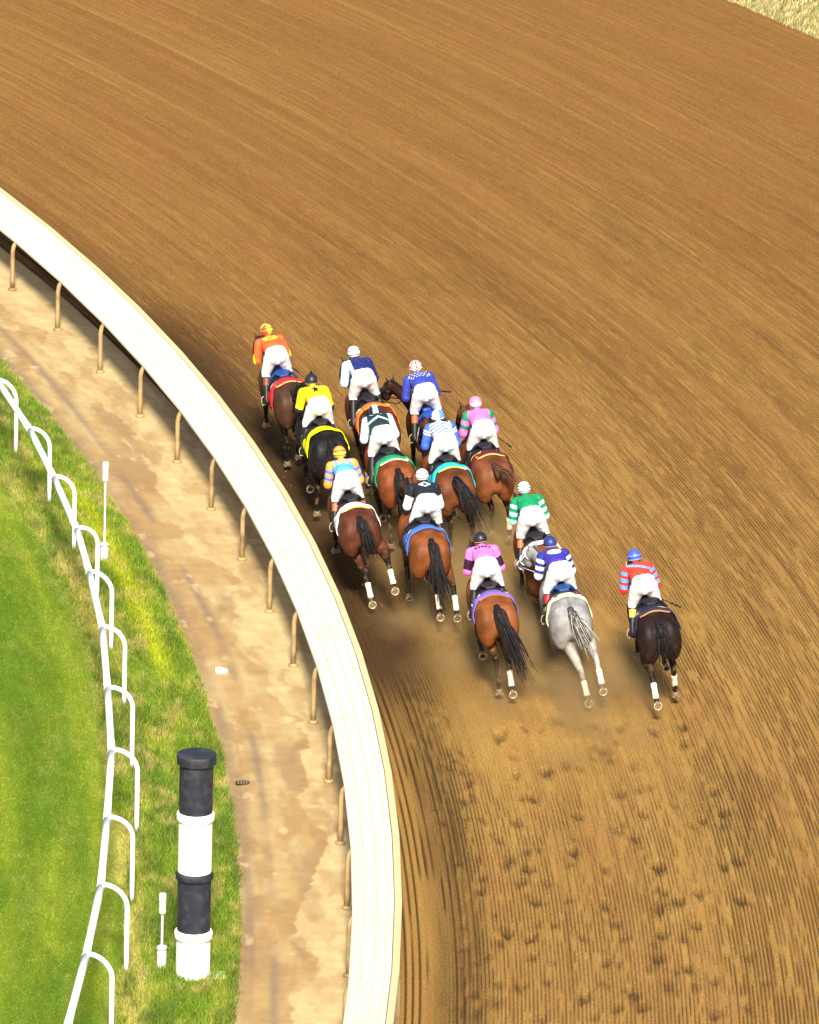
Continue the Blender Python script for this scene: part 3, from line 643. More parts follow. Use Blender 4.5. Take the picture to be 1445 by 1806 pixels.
    for sx in (-1, 1):
        def fn(u, vv, sx=sx):
            q = sx * (H.get('nang', .95) - vv / .36); d_ = (math.sin(q), 0, math.cos(q)); y = H.get('ny', -.37) + u * sx
            return (d_[0] * 1.4, y, 1.22 + d_[2] * 1.4), (-d_[0], 0, -d_[2])
        if H.get('num'): lay(text2d(H['num'], .33), fn, ct, .004, 'number', flat(H['numc']), cl)
    for (kind_, colr, args) in H.get('marks', []):
        def fn2(u, vv): d_ = (math.sin(u), 0, math.cos(u)); return (d_[0] * 1.4, vv, 1.22 + d_[2] * 1.4), (-d_[0], 0, -d_[2])
        lay(poly2d(args), fn2, ct, .0045, kind_, flat(colr), cl, cuts=.08)
    # saddle, girth, stirrup leathers
    Pz = [('e', (0, -.08, 1.615), (.13, .19, .035)), ('c', (-.06, -.25, 1.612), (.06, -.25, 1.612), .028, .028), ('c', (-.05, .10, 1.66), (.05, .10, 1.66), .035, .035), ('c', (-.12, -.05, 1.60), (-.27, .05, 1.42), .03, .018), ('c', (.12, -.05, 1.60), (.27, .05, 1.42), .03, .018)]
    put('saddle', blob('saddle', Pz, .016, 3), parent=root, mat=flat(H.get('saddle', (.015, .015, .02)), .4))
    put('saddle_flap', drape('saddle_flap', -.29, .14, -1.0, 1.0, .030, None), parent=root, mat=flat(H.get('flap', (.016, .016, .022)), .45))
    put('girth', drape('girth', -.02, .08, -3.1, 3.1, .030, None, ny=2, nq=40), parent=root, mat=flat((.03, .03, .035)))

# ------------------------------------------------------------------ jockey
def make_rider(i, H):
    q = H['rider']; root = H['rroot']; hd = np.array(q.get('head', (0, .61, 2.19)), float); el = q.get('elb', .29)
    sh = [np.array((sx * .20, .43, 2.05)) for sx in (-1, 1)]; eb = [np.array((sx * el, .42, 1.775)) for sx in (-1, 1)]; wr = [np.array((sx * .14, .76, 1.70)) for sx in (-1, 1)]
    hip = [np.array((sx * .10, -.03, 1.90)) for sx in (-1, 1)]; kn = [np.array((sx * q.get('knee', .205), .13, 1.605)) for sx in (-1, 1)]
    ank = [np.array((sx * .315, -.12, 1.20)) for sx in (-1, 1)]; toe = [np.array((sx * .325, .08, 1.10)) for sx in (-1, 1)]
    P = [('e', (0, -.02, 1.92), (.14, .12, .12)), ('c', (0, .02, 1.95), (0, .36, 2.03), .10, .115), ('c', (0, .40, 2.05), hd, .055, .055), ('e', hd, (.075, .095, .10)), ('e', hd + (0, .06, -.07), (.05, .05, .05)),
         ('c', hd + (0, .09, -.01), hd + (0, .125, -.035), .012, .018), ('c', (-.15, .43, 2.05), (.15, .43, 2.05), .065, .065)]
    for k, sx in ((0, -1), (1, 1)):
        P += [('c', sh[k], eb[k], .05, .038), ('c', eb[k], wr[k], .038, .027), ('c', hip[k], kn[k], .09, .055), ('c', kn[k], ank[k], .05, .033), ('c', ank[k] - (0, .03, .03), toe[k], .03, .028)]
        P.append(('e', hd + (sx * .078, -.005, -.02), (.012, .02, .03)))
        palm = wr[k] + np.array((-sx * .01, .05, -.01)); P.append(('c', wr[k], palm, .026, .033))
        for f in range(4):
            b0 = palm + np.array((-sx * .02, .018, .032 - .021 * f)); L = (.040, .045, .042, .032)[f]; b1 = b0 + np.array((-sx * L * .9, .012, 0)); b2 = b1 + np.array((-sx * .006, -.034, -.004))
            P += [('c', b0, b1, .0098, .0095), ('c', b1, b2, .0095, .009)]
        tb = palm + np.array((-sx * .005, -.01, .035)); P += [('c', tb, tb + np.array((-sx * .03, .015, .02)), .012, .010)]
    me = blob('body', P, .0115, 1); put('body', me, parent=root, mat=M_skin)
    # shirt
    Pt = [('e', (0, .10, 2.00), (.165, .15, .115)), ('c', (0, .10, 2.0), (0, .36, 2.04), .135, .14, 1.4), ('c', (-.15, .42, 2.055), (.15, .42, 2.055), .098, .098), ('e', (0, .36, 2.07), (.20, .13, .11)), ('c', (0, .42, 2.06), (0, .50, 2.11), .085, .068), ('e', (0, .38, 1.93), (.17, .16, .08))]
    me = blob('silks', Pt, .014, 4); X = coords(me); setattr_c(me, 'tint', q['torso'](X)); sil = put('silks', me, parent=root, mat=M_silk); st = bvh(me)
    for k, sx in ((0, -1), (1, 1)):
        a, b, c = sh[k], eb[k], wr[k] - (0, .02, 0)
        me = blob('sleeve', [('c', a, b, .095, .076), ('c', b, c, .074, .043), ('e', b + (0, 0, -.015), (.082, .088, .085))], .013, 3)
        X = coords(me); u = nearest_val(X, [(a, b, .08, .065, 0, 1), (b, c, .065, .04, 1, 2)]); setattr_c(me, 'tint', q['sleeve'](X, u, sx)); put('sleeve', me, parent=root, mat=M_silk)
    for nm, dm, fn_, cl_ in q.get('prints', []):
        def down(u, v):
            if v > .2: return (u, v, 3.0), (0, 0, -1)
            w_ = v + 2.055; return (u, w_ * .43 - 1.8, w_ * .903 + .86), (0, .903, -.43)
        lay(dm() if callable(dm) else dm, fn_ or down, st, .006 if 'centre' not in nm and 'letter' not in nm else .011, nm, flat(cl_), sil)
    # breeches
    Pb = [('e', (0, .0, 1.93), (.19, .15, .16)), ('e', (0, -.09, 1.985), (.175, .125, .135)), ('e', (0, -.04, 1.86), (.17, .12, .10)), ('e', (0, .12, 1.985), (.150, .10, .10))]
    for k, sx in ((0, -1), (1, 1)):
        Pb += [('e', (sx * .085, -.075, 1.95), (.130, .145, .162)), ('c', hip[k] + (sx * .015, 0, -.02), kn[k] + (0, 0, -.005), .130, .092), ('c', kn[k], kn[k] + (ank[k] - kn[k]) * .12, .092, .08)]
    me = blob('breeches', Pb, .014, 3); put('breeches', me, parent=root, mat=M_breech)
    for k, sx in ((0, -1), (1, 1)):
        k2 = kn[k] + (ank[k] - kn[k]) * .16
        me = blob('boot', [('c', k2, ank[k], .070, .050, 1), ('c', ank[k] + (0, -.03, -.04), toe[k], .045, .040, .9), ('e', toe[k] + (0, .02, 0), (.042, .06, .035))], .012, 2)
        X = coords(me); u = nearest_val(X, [(k2, ank[k], .07, .05, 0, 1), (ank[k], toe[k], .05, .04, 1, 1.5)]); cb = np.tile(np.array((.014, .014, .018)), (len(X), 1))
        if q.get('cuff'): cb = lerp(cb, q['cuff'], ((u > .10) & (u < .42)).astype(float))
        setattr_c(me, 'tint', cb); bo = put('boot', me, parent=root, mat=M_boot)
        g = G(); c4 = toe[k] + (0, -.01, 0); g.tube([c4 + np.array((.062 * math.cos(t), 0, .05 + .085 * math.sin(t) - .035)) for t in np.linspace(-.5, math.pi + .5, 14)], .007, 6); g.box(c4 + (0, 0, -.047), (.11, .05, .012))
        put('stirrup', g.me('stirrup'), parent=root, mat=M_shoe)
    # helmet
    g = G(); hc = hd + (0, -.005, .025); rows = []
    rx, ry, rz = .117, .142, .120; pit = math.radians(12); cp, sp_ = math.cos(pit), math.sin(pit)
    def tilt(p): return hc + np.array((p[0], p[1] * cp + p[2] * sp_, -p[1] * sp_ + p[2] * cp))
    for v in np.linspace(math.pi / 2 - .06, -.55, 16):
        rows.append([tilt((rx * math.cos(v) * math.cos(t), ry * math.cos(v) * math.sin(t), rz * math.sin(v))) for t in np.linspace(0, 2 * math.pi, 30, endpoint=False)])
    g.rings(rows); me = g.me('helmet'); X = coords(me) - hc; setattr_c(me, 'tint', q['cap'](X)); hel = put('helmet', me, parent=root, mat=M_shell)
    g = G(); g.add([tilt((x, y + .13 - 2.2 * x * x, -.03 - .6 * x * x + dz)) for dz in (0, .008) for y in (0, .07) for x in np.linspace(-.10, .10, 7)],
        [(a + b, a + b + 1, a + b + 8, a + b + 7) for a in (0, 14) for b in range(6)] + [(b, b + 14, b + 15, b + 1) for b in range(6)] + [(7 + b, 7 + b + 1, 21 + b + 1, 21 + b) for b in range(6)]); put('peak', g.me('peak'), parent=hel, mat=flat(q.get('peakc', (.02, .02, .02))))
    for z_, tl in q.get('straps', [(-.02, .05), (.035, -.10)]):
        g = G(); k = math.sqrt(max(.05, 1 - (z_ / rz) ** 2)); g.tube([tilt(((rx + .003) * k * math.cos(t), (ry + .003) * k * math.sin(t), z_ + tl * math.sin(t) * .15 + 0)) for t in np.linspace(0, 2 * math.pi, 31)], .0055, 5)
        put('goggle_strap', g.me('goggle_strap'), parent=hel, mat=flat(q.get('strapc', (.015, .015, .02))))
    g = G(); g.tube([hd + np.array((.082 * math.sin(t), .105 * math.cos(t) - .01, -.0)) for t in np.linspace(-1.1, 1.1, 9)], .024, 8, flat=.5); put('goggles', g.me('goggles'), parent=root, mat=M_black)
    if q.get('pom'):
        ell = G(); ell_prim(ell, hc + (0, -.01, .145), (.028, .028, .026)); put('pompom', ell.me('pompom'), parent=hel, mat=flat(q['pom'], .9))

C = lambda *a: np.array(a, float)
VV = lambda X: .43 * X[:, 1] + .903 * X[:, 2]
WH = C(.85, .85, .86); BK = C(.013, .014, .02); NV = C(.015, .022, .13); RD = C(.72, .03, .02); OR = C(.90, .11, .03); YL = C(.90, .66, .01); PK = C(.86, .17, .58); GN = C(.01, .25, .10); LB = C(.55, .78, .90); RB = C(.05, .16, .72); MB = C(.09, .36, .80)
def solid(c): return lambda X: np.tile(c, (len(X), 1))
def mixm(a, b, m_): return np.tile(a, (len(m_), 1)) * (1 - m_[:, None]) + np.tile(b, (len(m_), 1)) * m_[:, None]
def sl(c): return lambda X, u, sx: np.tile(c, (len(X), 1))
def hoops(a, b, n=3.0, ph=0.): return lambda X, u, sx: mixm(a, b, (((u * n + ph) % 1) > .5).astype(float))
def shoulders(a, b, w_=.16): return lambda X: mixm(a, b, (np.abs(X[:, 0]) > w_).astype(float))
def pile(*ms):
    bm = bmesh.new()
    for m_ in ms:
        bm.from_mesh(m_); bpy.data.meshes.remove(m_)
    me = bpy.data.meshes.new('p'); bm.to_mesh(me); bm.free(); return me
def oval(rx, ry, cx=0, cy=0, n=24): return [(cx + rx * math.cos(t), cy + ry * math.sin(t)) for t in np.linspace(0, 2 * math.pi, n, endpoint=False)]
def diam(rx, ry, cx=0, cy=0): return [(cx - rx, cy), (cx, cy - ry), (cx + rx, cy), (cx, cy + ry)]
def quarters(a, b): return lambda X: mixm(a, b, ((np.sign(X[:, 0]) * np.sign(X[:, 1] + .03)) > 0).astype(float))
def capband(a, b, z0, z1): return lambda X: mixm(a, b, ((X[:, 2] > z0) & (X[:, 2] < z1)).astype(float))
def capwedge(a, b, n=6): return lambda X: mixm(a, b, (((np.arctan2(X[:, 1], X[:, 0]) / (2 * math.pi) * n) % 1) > .5).astype(float))
def capstripe(a, b, w_=.035): return lambda X: mixm(a, b, (np.abs(X[:, 0]) < w_).astype(float))

BAY = (.17, .052, .017); BBAY = (.23, .070, .018); DBAY = (.085, .032, .018); DK = (.035, .018, .013); BLK = (.012, .010, .011)
NONE = (None, .5, .1)
R = [
 dict(dock=(520, 697), helm=(465, 578), coat=(.060, .026, .016), cloth=(.62, .02, .025), num='1', numc=(.85, .85, .85), pad=(.75, .35, .12), hind=[(502, 784, -.35), (519, 754, -.25)], tail=(.10, -.32, -.40, .8), saddle=(.015, .05, .20),
      label='dark bay horse leading along the rail, with a red saddle cloth',
      rider=dict(lab='jockey in orange silks with yellow lettered yoke, farthest left', torso=solid(OR), sleeve=lambda X, u, sx: mixm(OR, YL, ((u > 1.05) | (X[:, 0] * sx > .335)).astype(float)), cap=quarters(C(.92, .82, .05), OR), cuff=(.16, .05, .03),
        prints=[('yoke_panel', lambda: poly2d(oval(.145, .044, 0, .02)), None, (.92, .72, .05)), ('lettering', lambda: shift(text2d('MB', .098), 0, .018), None, (.85, .16, .03))]), whip=((505, 643), (527, 656))),
 dict(dock=(584, 786), helm=(547, 677), coat=BLK, cloth=(.80, .82, .0), num='4', numc=(.02, .02, .02), hind=[(556, 845, -.35), (592, 868, -.4)], tail=(.1, -.3, -.5, .9),
      label='black horse by the rail with a bright yellow saddle cloth',
      rider=dict(lab='jockey in yellow silks with a black star and black cap', torso=solid(YL), sleeve=lambda X, u, sx: mixm(YL, BK, (u > .95).astype(float)), cap=capband(BK, WH, -.06, -.032), pom=(.012, .012, .018), straps=[],
        prints=[('star', lambda: poly2d(star(.085, cx=0, cy=-.01)), None, (.012, .012, .018))])),
 dict(dock=(672, 742), helm=(620, 613), coat=(.11, .035, .015), cloth=(.88, .17, .02), num='7', numc=(.85, .85, .85), hind=[(644, 822, -.35), (686, 822, -.4)], tail=(.05, -.3, -.5, .9), bandage=(0,), blan=1,
      label='dark brown horse with an orange saddle cloth, second along the front',
      rider=dict(lab='jockey in navy silks with one pale blue sleeve and a white cap', torso=lambda X: mixm(NV, LB, (X[:, 0] < -.13).astype(float)), sleeve=lambda X, u, sx: np.tile(LB if sx < 0 else NV, (len(X), 1)), cap=solid(C(.80, .86, .86))), whip=((664, 681), (687, 692))),
 dict(dock=(780, 772), helm=(729, 634), coat=(.038, .016, .010), cloth=(.06, .02, .022), num='12', numc=(.85, .85, .85), pad=(.75, .55, .03), hind=[(770, 862, -.3), (806, 862, -.4)], tail=(.05, -.3, -.5, .9), headyaw=.40, saddle=(.02, .06, .30),
      label='near black horse turning its head out beside a jockey in starred silks',
      rider=dict(lab='jockey in blue silks with white stars and a red and white cap', torso=solid(NV * 1.0 + C(.02, .03, .2)), sleeve=sl(NV + C(.02, .03, .2)), cap=capwedge(C(.70, .04, .03), WH, 7), strapc=(.85, .85, .85), cuff=(.40, .10, .03), stars=1), whip=((764, 689), (796, 691))),
 dict(dock=(704, 836), helm=(657, 722), coat=(.175, .046, .013), cloth=(.01, .24, .10), num='5', numc=(.85, .85, .85), pad=(.80, .72, .42), hind=[(680, 887, -.40), (701, 897, -.30)], tail=(.0, -.28, -.62, .9), headyaw=.0, topline=.5,
      label='bright reddish bay horse with a green saddle cloth',
      rider=dict(lab='jockey in black silks with pale blue shoulders, head tucked low', torso=lambda X: mixm(C(.015, .03, .035), LB, ((VV(X) > 2.06 - .5 * np.abs(X[:, 0])) & (VV(X) < 2.10 - .5 * np.abs(X[:, 0]))).astype(float)), sleeve=sl(LB * .9 + .05), cap=capstripe(NV * .5, LB, .045), head=(0, .63, 2.13), straps=[(-.05, .0)], strapc=(.6, .75, .82))),
 dict(dock=(806, 851), helm=(770, 750), coat=(.135, .042, .015), cloth=(.02, .50, .58), num='9', numc=(.02, .02, .02), pad=(.80, .50, .04), hind=[(793, 934, -.35), (834, 955, -.5)], tail=(.22, -.34, -.62, 1.1),
      label='brown bay horse with a turquoise saddle cloth and wide dark tail',
      rider=dict(lab='jockey in blue and white hooped silks', torso=lambda X: mixm(WH, C(.07, .18, .70), ((((VV(X) + .45 * np.abs(X[:, 0] - .06)) / .062) % 1) > .55).astype(float)), sleeve=lambda X, u, sx: mixm(C(.05, .13, .62), WH, ((u < .35) & (((u * 6) % 1) > .5)).astype(float)), cap=quarters(C(.07, .25, .75), C(.80, .87, .92)), straps=[(-.03, .1)], strapc=(.8, .85, .9)), whip=((806, 815), (834, 840))),
 dict(dock=(636, 921), helm=(596, 798), coat=(.085, .026, .014), cloth=(.84, .84, .84), num='2', numc=(.015, .015, .02), pad=(.80, .45, .08), hind=[(657, 1066, -1.16), (697, 1042, -1.50)], tail=(.07, -.22, -.55, .8), bandage=(0, 1),
      label='dark chestnut bay horse closest to the rail with a white saddle cloth',
      rider=dict(lab='jockey in blue and orange silks with hooped sleeves and yellow cap', torso=lambda X: mixm(MB, C(.90, .36, .20), ((VV(X) > 2.05 - .3 * np.abs(X[:, 0])) & (np.abs(np.abs(X[:, 0]) - .12) > .02)).astype(float)), sleeve=hoops(C(.92, .30, .06), C(.09, .16, .68), 2.4, .05), cap=lambda X: mixm(C(.93, .62, .06), C(.90, .30, .05), ((X[:, 2] > .035)).astype(float)), cuff=(.42, .12, .05))),
 dict(dock=(874, 828), helm=(837, 714), coat=(.15, .048, .018), cloth=(.09, .01, .03), num='', numc=(.8, .8, .8), pad=(.85, .42, .10), hind=[(865, 892, -.25), (898, 938, -.45)], tail=(.22, -.30, -.18, .6), bandage=(1,), hair=(.06, .025, .015),
      label='brown bay horse outside the front group with a maroon and yellow saddle cloth',
      rider=dict(lab='jockey in pink silks with green dots and pink cap', torso=solid(PK), sleeve=hoops(C(.02, .20, .09), PK, 1.9, .0), cap=lambda X: mixm(C(.80, .22, .42), C(.84, .50, .55), (np.abs(X[:, 2] - .0) < .03).astype(float)), straps=[], dots=1), whip=((885, 776), (902, 788)),
      ),
 dict(dock=(762, 962), helm=(746, 843), coat=(.165, .050, .014), cloth=(.05, .13, .48), num='3', numc=(.85, .85, .85), hind=[(785, 1088, -1.10), (816, 1076, -1.12)], tail=(.13, -.36, -.86, 1.0), bandage=(0, 1), 
      label='bright bay horse with a royal blue saddle cloth and black hanging tail',
      rider=dict(lab='jockey in black silks with a white diamond outline on the back', torso=solid(C(.015, .017, .024)), sleeve=lambda X, u, sx: mixm(C(.015, .017, .024), WH, ((u > .45) & (u < 1.08)).astype(float)), cap=lambda X: np.tile(WH, (len(X), 1)),
        prints=[('diamond_outline', lambda: poly2d(diam(.115, .052, 0, .02)), None, (.85, .85, .86)), ]), whip=((795, 905), (821, 920)), straps3=1),
 dict(dock=(964, 988), helm=(921, 857), coat=(.14, .048, .019), cloth=(.80, .76, .70), num='', numc=(.55, .03, .06), hind=[(953, 1108, -.95), (1000, 1100, -.8)], tail=(.05, -.25, -.5, .8), hair=(.03, .018, .012),
      label='brown bay horse with a white and red trimmed saddle cloth, beside the grey',
      rider=dict(lab='jockey in green silks with pale blue and green hooped sleeves', torso=solid(C(.01, .24, .09)), sleeve=hoops(C(.01, .22, .09), C(.42, .80, .78), 2.2, .35), cap=solid(C(.68, .82, .88)), straps=[(-.03, .0), (.01, -.05), (.05, -.1)], strapc=(.04, .06, .14), cuff=(.40, .12, .04))),
 dict(dock=(878, 1078), helm=(845, 950), coat=(.185, .058, .017), cloth=(.16, .10, .42), num='', numc=(.8, .8, .85), pad=(.30, .12, .05), hind=[(878, 1190, -.80), (905, 1224, -1.10)], tail=(.28, -.42, -.90, 1.1), bandage=(1,), saddle=(.02, .015, .02), whitefoot=(0,),
      label='bright bay horse trailing the field with a purple and white saddle cloth',
      rider=dict(lab='jockey in pink silks with black diamonds and a black cap', torso=solid(PK), sleeve=lambda X, u, sx: mixm(PK, C(.03, .01, .03), ((u > .35) & (u < .95)).astype(float)), cap=solid(BK), straps=[(-.045, 0)], strapc=(.5, .25, .15),
        prints=[('diamond', (lambda x=x: poly2d(diam(.030, .022, x, .04 - 1.1 * x * x))), None, (.02, .01, .02)) for x in (-.12, -.06, .0, .06, .12)])),
 dict(dock=(1008, 1082), helm=(974, 964), coat=(.215, .215, .215), grey=1, cloth=(.72, .71, .42), num='11', numc=(.03, .05, .10), hind=[(1038, 1240, -1.30), (1064, 1219, -1.34)], tail=(.17, -.36, -.42, .75), bandage=(0, 1), headyaw=.30, saddle=(.015, .05, .17), hair=(.06, .06, .065), bridle=(.75, .75, .75),
      label='grey horse with dark tail and cream and black saddle cloth',
      rider=dict(lab='jockey in navy and purple silks with a white oval yoke', torso=solid(C(.04, .03, .30)), sleeve=hoops(C(.02, .03, .20), C(.84, .86, .9), 2.4, .3), cap=solid(C(.015, .03, .16)), straps=[(-.05, 0)], strapc=(.5, .35, .25), cuff=(.42, .02, .03),
        prints=[('yoke_oval', lambda: poly2d(oval(.125, .045, 0, .02)), None, (.85, .85, .86))], yaw=.10)),
 dict(dock=(1163, 1105), helm=(1118, 986), coat=(.017, .009, .008), cloth=(.02, .02, .045), num='6', numc=(.85, .85, .86), pad=(.45, .20, .06), hind=[(1157, 1221, -1.18), (1188, 1194, -.30)], tail=(.04, -.14, -.50, .9), bandage=(0, 1), bridle=(.8, .8, .8),
      label='black brown horse alone on the outside right with a black and white saddle cloth',
      rider=dict(lab='jockey in red silks with a light blue sash, alone on the right', torso=lambda X: mixm(C(.78, .05, .03), MB, (np.abs((VV(X) - 2.05) + .30 * (X[:, 0] - .02)) < .022).astype(float)), sleeve=hoops(C(.72, .04, .03), C(.07, .30, .75), 2.6, .45), cap=solid(C(.04, .09, .50)), straps=[(-.045, 0), (.02, 0)], strapc=(.30, .45, .75), cuff=(.80, .48, .08), yaw=.05), whip=((1166, 1056), (1201, 1071))),
]
def shift(me, dx, dy):
    me.transform(Matrix.Translation((dx, dy, 0))); return me
def starfield(n, r_, shape='star', seed=3):
    rg = random.Random(seed); ms = []; nm, cl = ('star', (.85, .85, .88)) if shape == 'star' else ('dot', (.16, .26, .10))
    for gy in range(5):
        for gx in range(-3, 4):
            x = gx * .062 + (.03 if gy % 2 else 0) + rg.uniform(-.006, .006); y = .24 + gy * .06
            pts = star(r_, cx=x, cy=y, rot=rg.random()) if shape == 'star' else oval(r_, r_ * .8, x, y, 8); ms.append((nm, (lambda p=pts: poly2d(p)), None, cl))
    return ms
R[3]['rider']['prints'] = starfield(20, .021)
R[7]['rider']['prints'] = starfield(20, .015, 'dot')
R[8]['rider']['prints'].append(('diamond_centre', lambda: poly2d(diam(.060, .028, 0, .021)), None, (.015, .017, .024)))
R[9]['marks'] = [('dark_spot', (.03, .05, .04), [(a * .24, -.30 + b * .055) for a, b in [(math.cos(t), math.sin(t)) for t in np.linspace(0, 2 * math.pi, 14, endpoint=False)]]), ('red_trim', (.55, .06, .10), [(-1.6, -.50), (-.5, -.42), (-.5, -.40), (-1.6, -.46)]), ('red_trim', (.55, .06, .10), [(.45, -.40), (.45, -.42), (1.5, -.50), (1.5, -.47)])]
R[10]['marks'] = [('white_stripe', (.82, .82, .86), [(sx * q0, -.45), (sx * (q0 + .10), -.47), (sx * (q0 + .10), .12), (sx * q0, .12)]) for sx in (-1, 1) for q0 in (.50, .72, .94, 1.16)]
R[11]['marks'] = [('navy_patch', (.03, .05, .15), [(-.45, -.30), (-.1, -.37), (.35, -.31), (.2, -.22), (-.3, -.22)])] + [('dark_blotch', (.03, .045, .05), [(q0, y0), (q0 + .17, y0 - .03), (q0 + .12, y0 + .05), (q0 + .28, y0 + .08), (q0 + .05, y0 + .10)]) for q0, y0 in ((-.75, -.36), (-1.1, -.38), (.35, -.38), (.7, -.36), (-1.35, -.30), (-.5, -.44))]
R[12]['marks'] = [('white_flash', (.84, .84, .87), [(-1.6, -.50), (-.85, -.42), (-.75, -.36), (-1.5, -.42)]), ('white_flash', (.84, .84, .87), [(.15, -.40), (.75, -.43), (.9, -.28), (.6, -.33)])]
R[7]['marks'] = [('yellow_binding', (.85, .62, .02), [(-1.1, -.44), (-.35, -.40), (-.25, -.30), (-.95, -.36)])]
R[2]['marks'] = [('white_patch', (.84, .84, .84), [(-1.05, -.40), (-.72, -.38), (-.72, -.25), (-1.05, -.26)])]
R[0]['marks'] = [('white_bar', (.84, .84, .84), [(-.80, -.40), (-.45, -.34), (-.42, -.29), (-.80, -.35)])]
R[3]['marks'] = [('white_lettered_patch', (.82, .82, .82), [(-1.65, -.52), (-1.42, -.50), (-1.42, -.36), (-1.65, -.38)])]
for i, H in enumerate(R):
    pd_ = at(*H['dock'], 1.43); ph_ = at(*H['helm'], 2.22)
    th = math.atan2(pd_[1] - CY, pd_[0] - CX) + .015; H['cs'] = (math.cos(th), math.sin(th)); ln = float(np.clip(.55 * ((pd_[0] - ph_[0]) - 1.48 * math.sin(th)) / .79 + .05, .02, .17)); H['lean'] = ln
    fw = np.array([-math.sin(th), math.cos(th), 0]); rt = np.array([math.cos(th), math.sin(th), 0]); loc = np.array([pd_[0], pd_[1], 0]) + fw * .88 + rt * 1.43 * math.sin(ln); H['loc'] = loc
    H['root'] = empty('horse', Vector(loc), th, label=H['label'], cat='horse', group='racehorses galloping round the bend')
    H['root'].rotation_euler = (0, -ln, th)
    expect = proj(loc + fw * .60 + np.array([0, 0, 2.22]) - rt * 2.2 * math.sin(ln))[0]; dz = max(-.16, min(.16, (expect[1] - H['helm'][1]) / 105.)); sxr = max(-.13, min(.13, (H['helm'][0] - expect[0]) / 110. * .8))
    q = H['rider']; H['rroot'] = empty('person', Vector(loc + fw * -.02 + rt * (sxr * .8 - .16 * math.sin(ln)) + np.array([0, 0, dz * .45 + .13])), th - .03 + q.get('yaw', 0), label=q['lab'], cat='person', group='jockeys riding the racehorses')
    H['rroot'].rotation_euler = (0, -ln, th - .03 + q.get('yaw', 0)); H['rroot'].scale = (.87, .93, .93)
    make_horse(i, H); make_rider(i, H)
    if 'whip' in H:
        (x0, y0), (x1, y1) = H['whip']; a = at(x0, y0, 1.62 + dz * .4); t0 = a - loc; ly = t0 @ fw
        # the whip lies at the rider's right side, running back from the hand
        O = np.array([0, 0, CAMH])
        def onplane(px, py, ly_):
            dd = at(px, py, 0) - O; t = (ly_ - (O - loc) @ fw) / (dd @ fw); return O + dd * t
        hand = loc + fw * .80 + np.array([math.cos(th), math.sin(th), 0]) * (.12 - 1.7 * math.sin(ln)) + np.array([0, 0, 1.70]); p0 = onplane(x0, y0, .15); p1 = onplane(x1, y1, -.12)
        g = G(); g.tube([hand - hand, p0 - hand, (p0 + p1) / 2 - hand, p1 - hand], [.011, .008, .007, .006], 6); g.tube([(p0 + p1) / 2 - hand, p1 - hand], [.012, .016], 6)
        o = put('riding_whip', g.me('riding_whip'), mat=M_leather, label='black whip of the jockey ' + ' '.join(q['lab'].split(',')[0].split()[1:6]), cat='whip', group='riding whips'); o.location = hand

# ------------------------------------------------------------------ flying clods
n = 420; V = []; F = []; r3 = np.random.default_rng(77); g = G()
for k in range(n):
    H = R[r3.integers(0, 13)]; fw = np.array([-H['cs'][1], H['cs'][0], 0]); rt = np.array([H['cs'][0], H['cs'][1], 0])
    p = H['loc'] + fw * (-.9 - abs(r3.normal(0, .9))) + rt * r3.normal(0, .35) + np.array([0, 0, abs(r3.normal(0, .30)) + .02]); s = r3.uniform(.006, .022)
    ax = r3.normal(0, 1, (4, 3)); ax /= np.linalg.norm(ax, axis=1)[:, None]; g.add([p + a * s for a in ax], [(0, 1, 2), (0, 2, 3), (0, 3, 1), (1, 3, 2)])
put('flying_dirt', g.me('flying_dirt'), mat=M_soil, label='clods and crumbs of dirt kicked up behind the horses', cat='dirt', kind='stuff', smooth=False)

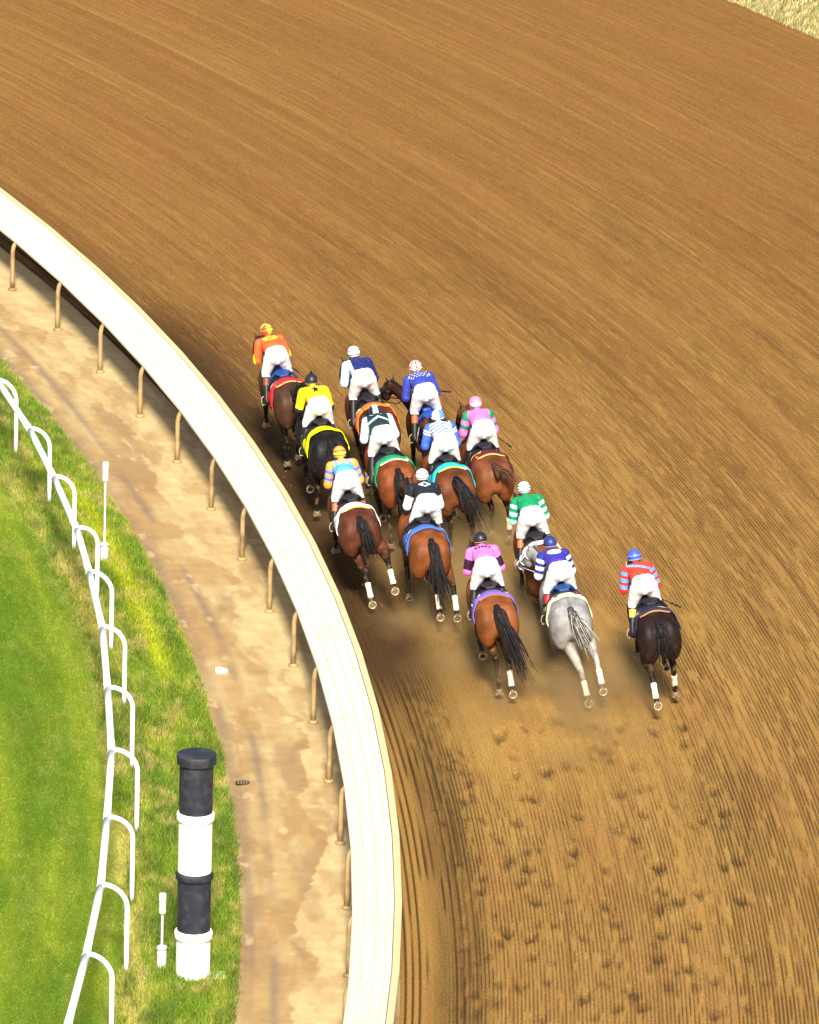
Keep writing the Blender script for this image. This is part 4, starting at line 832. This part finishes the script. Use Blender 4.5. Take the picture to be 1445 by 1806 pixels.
# ------------------------------------------------------------------ dust hanging low behind the horses
def dust():
    m = bpy.data.materials.new('dust'); m.use_nodes = True; t = m.node_tree; t.nodes.clear(); L = t.links.new
    o = t.nodes.new('ShaderNodeOutputMaterial'); v = t.nodes.new('ShaderNodeVolumePrincipled'); v.inputs['Color'].default_value = (.84, .55, .24, 1); v.inputs['Anisotropy'].default_value = .1
    tc = t.nodes.new('ShaderNodeTexCoord'); n = t.nodes.new('ShaderNodeTexNoise'); n.inputs['Scale'].default_value = .85; n.inputs['Detail'].default_value = 4; L(tc.outputs['Object'], n.inputs['Vector'])
    mr = t.nodes.new('ShaderNodeMapRange'); mr.inputs[1].default_value = .46; mr.inputs[2].default_value = .74; mr.inputs[4].default_value = 2.8; L(n.outputs[0], mr.inputs[0])
    # thin out towards the rim of each cloud and upwards
    vl = t.nodes.new('ShaderNodeVectorMath'); vl.operation = 'DIVIDE'; L(tc.outputs['Object'], vl.inputs[0]); vl.inputs[1].default_value = (1.9, 4.6, .85)
    ln = t.nodes.new('ShaderNodeVectorMath'); ln.operation = 'LENGTH'; L(vl.outputs[0], ln.inputs[0])
    m2 = t.nodes.new('ShaderNodeMapRange'); m2.inputs[1].default_value = 1.0; m2.inputs[2].default_value = .25; m2.inputs[3].default_value = 0; m2.inputs[4].default_value = 1; L(ln.outputs['Value'], m2.inputs[0])
    mu = t.nodes.new('ShaderNodeMath'); mu.operation = 'MULTIPLY'; L(mr.outputs[0], mu.inputs[0]); L(m2.outputs[0], mu.inputs[1]); L(mu.outputs[0], v.inputs['Density']); L(v.outputs[0], o.inputs['Volume'])
    g = G(); g.rings([[(1.95 * math.cos(b) * math.cos(a), 4.7 * math.cos(b) * math.sin(a), .87 * math.sin(b)) for a in np.linspace(0, 2 * math.pi, 24, endpoint=False)] for b in np.linspace(-.02, 1.5, 9)])
    for (px, py), lab in (((850, 1130), 'dust hanging above the dirt behind the bay horses'), ((760, 960), 'dust hanging between the middle rank of horses'), ((960, 1210), 'dust hanging low behind the grey horse')):
        o_ = put('dust_cloud', g.me('dust_cloud'), mat=m, label=lab, cat='dust', kind='stuff'); p = at(px, py); o_.location = p + np.array([0, 0, .03]); o_.rotation_euler = (0, 0, math.atan2(p[1] - CY, p[0] - CX))
dust()
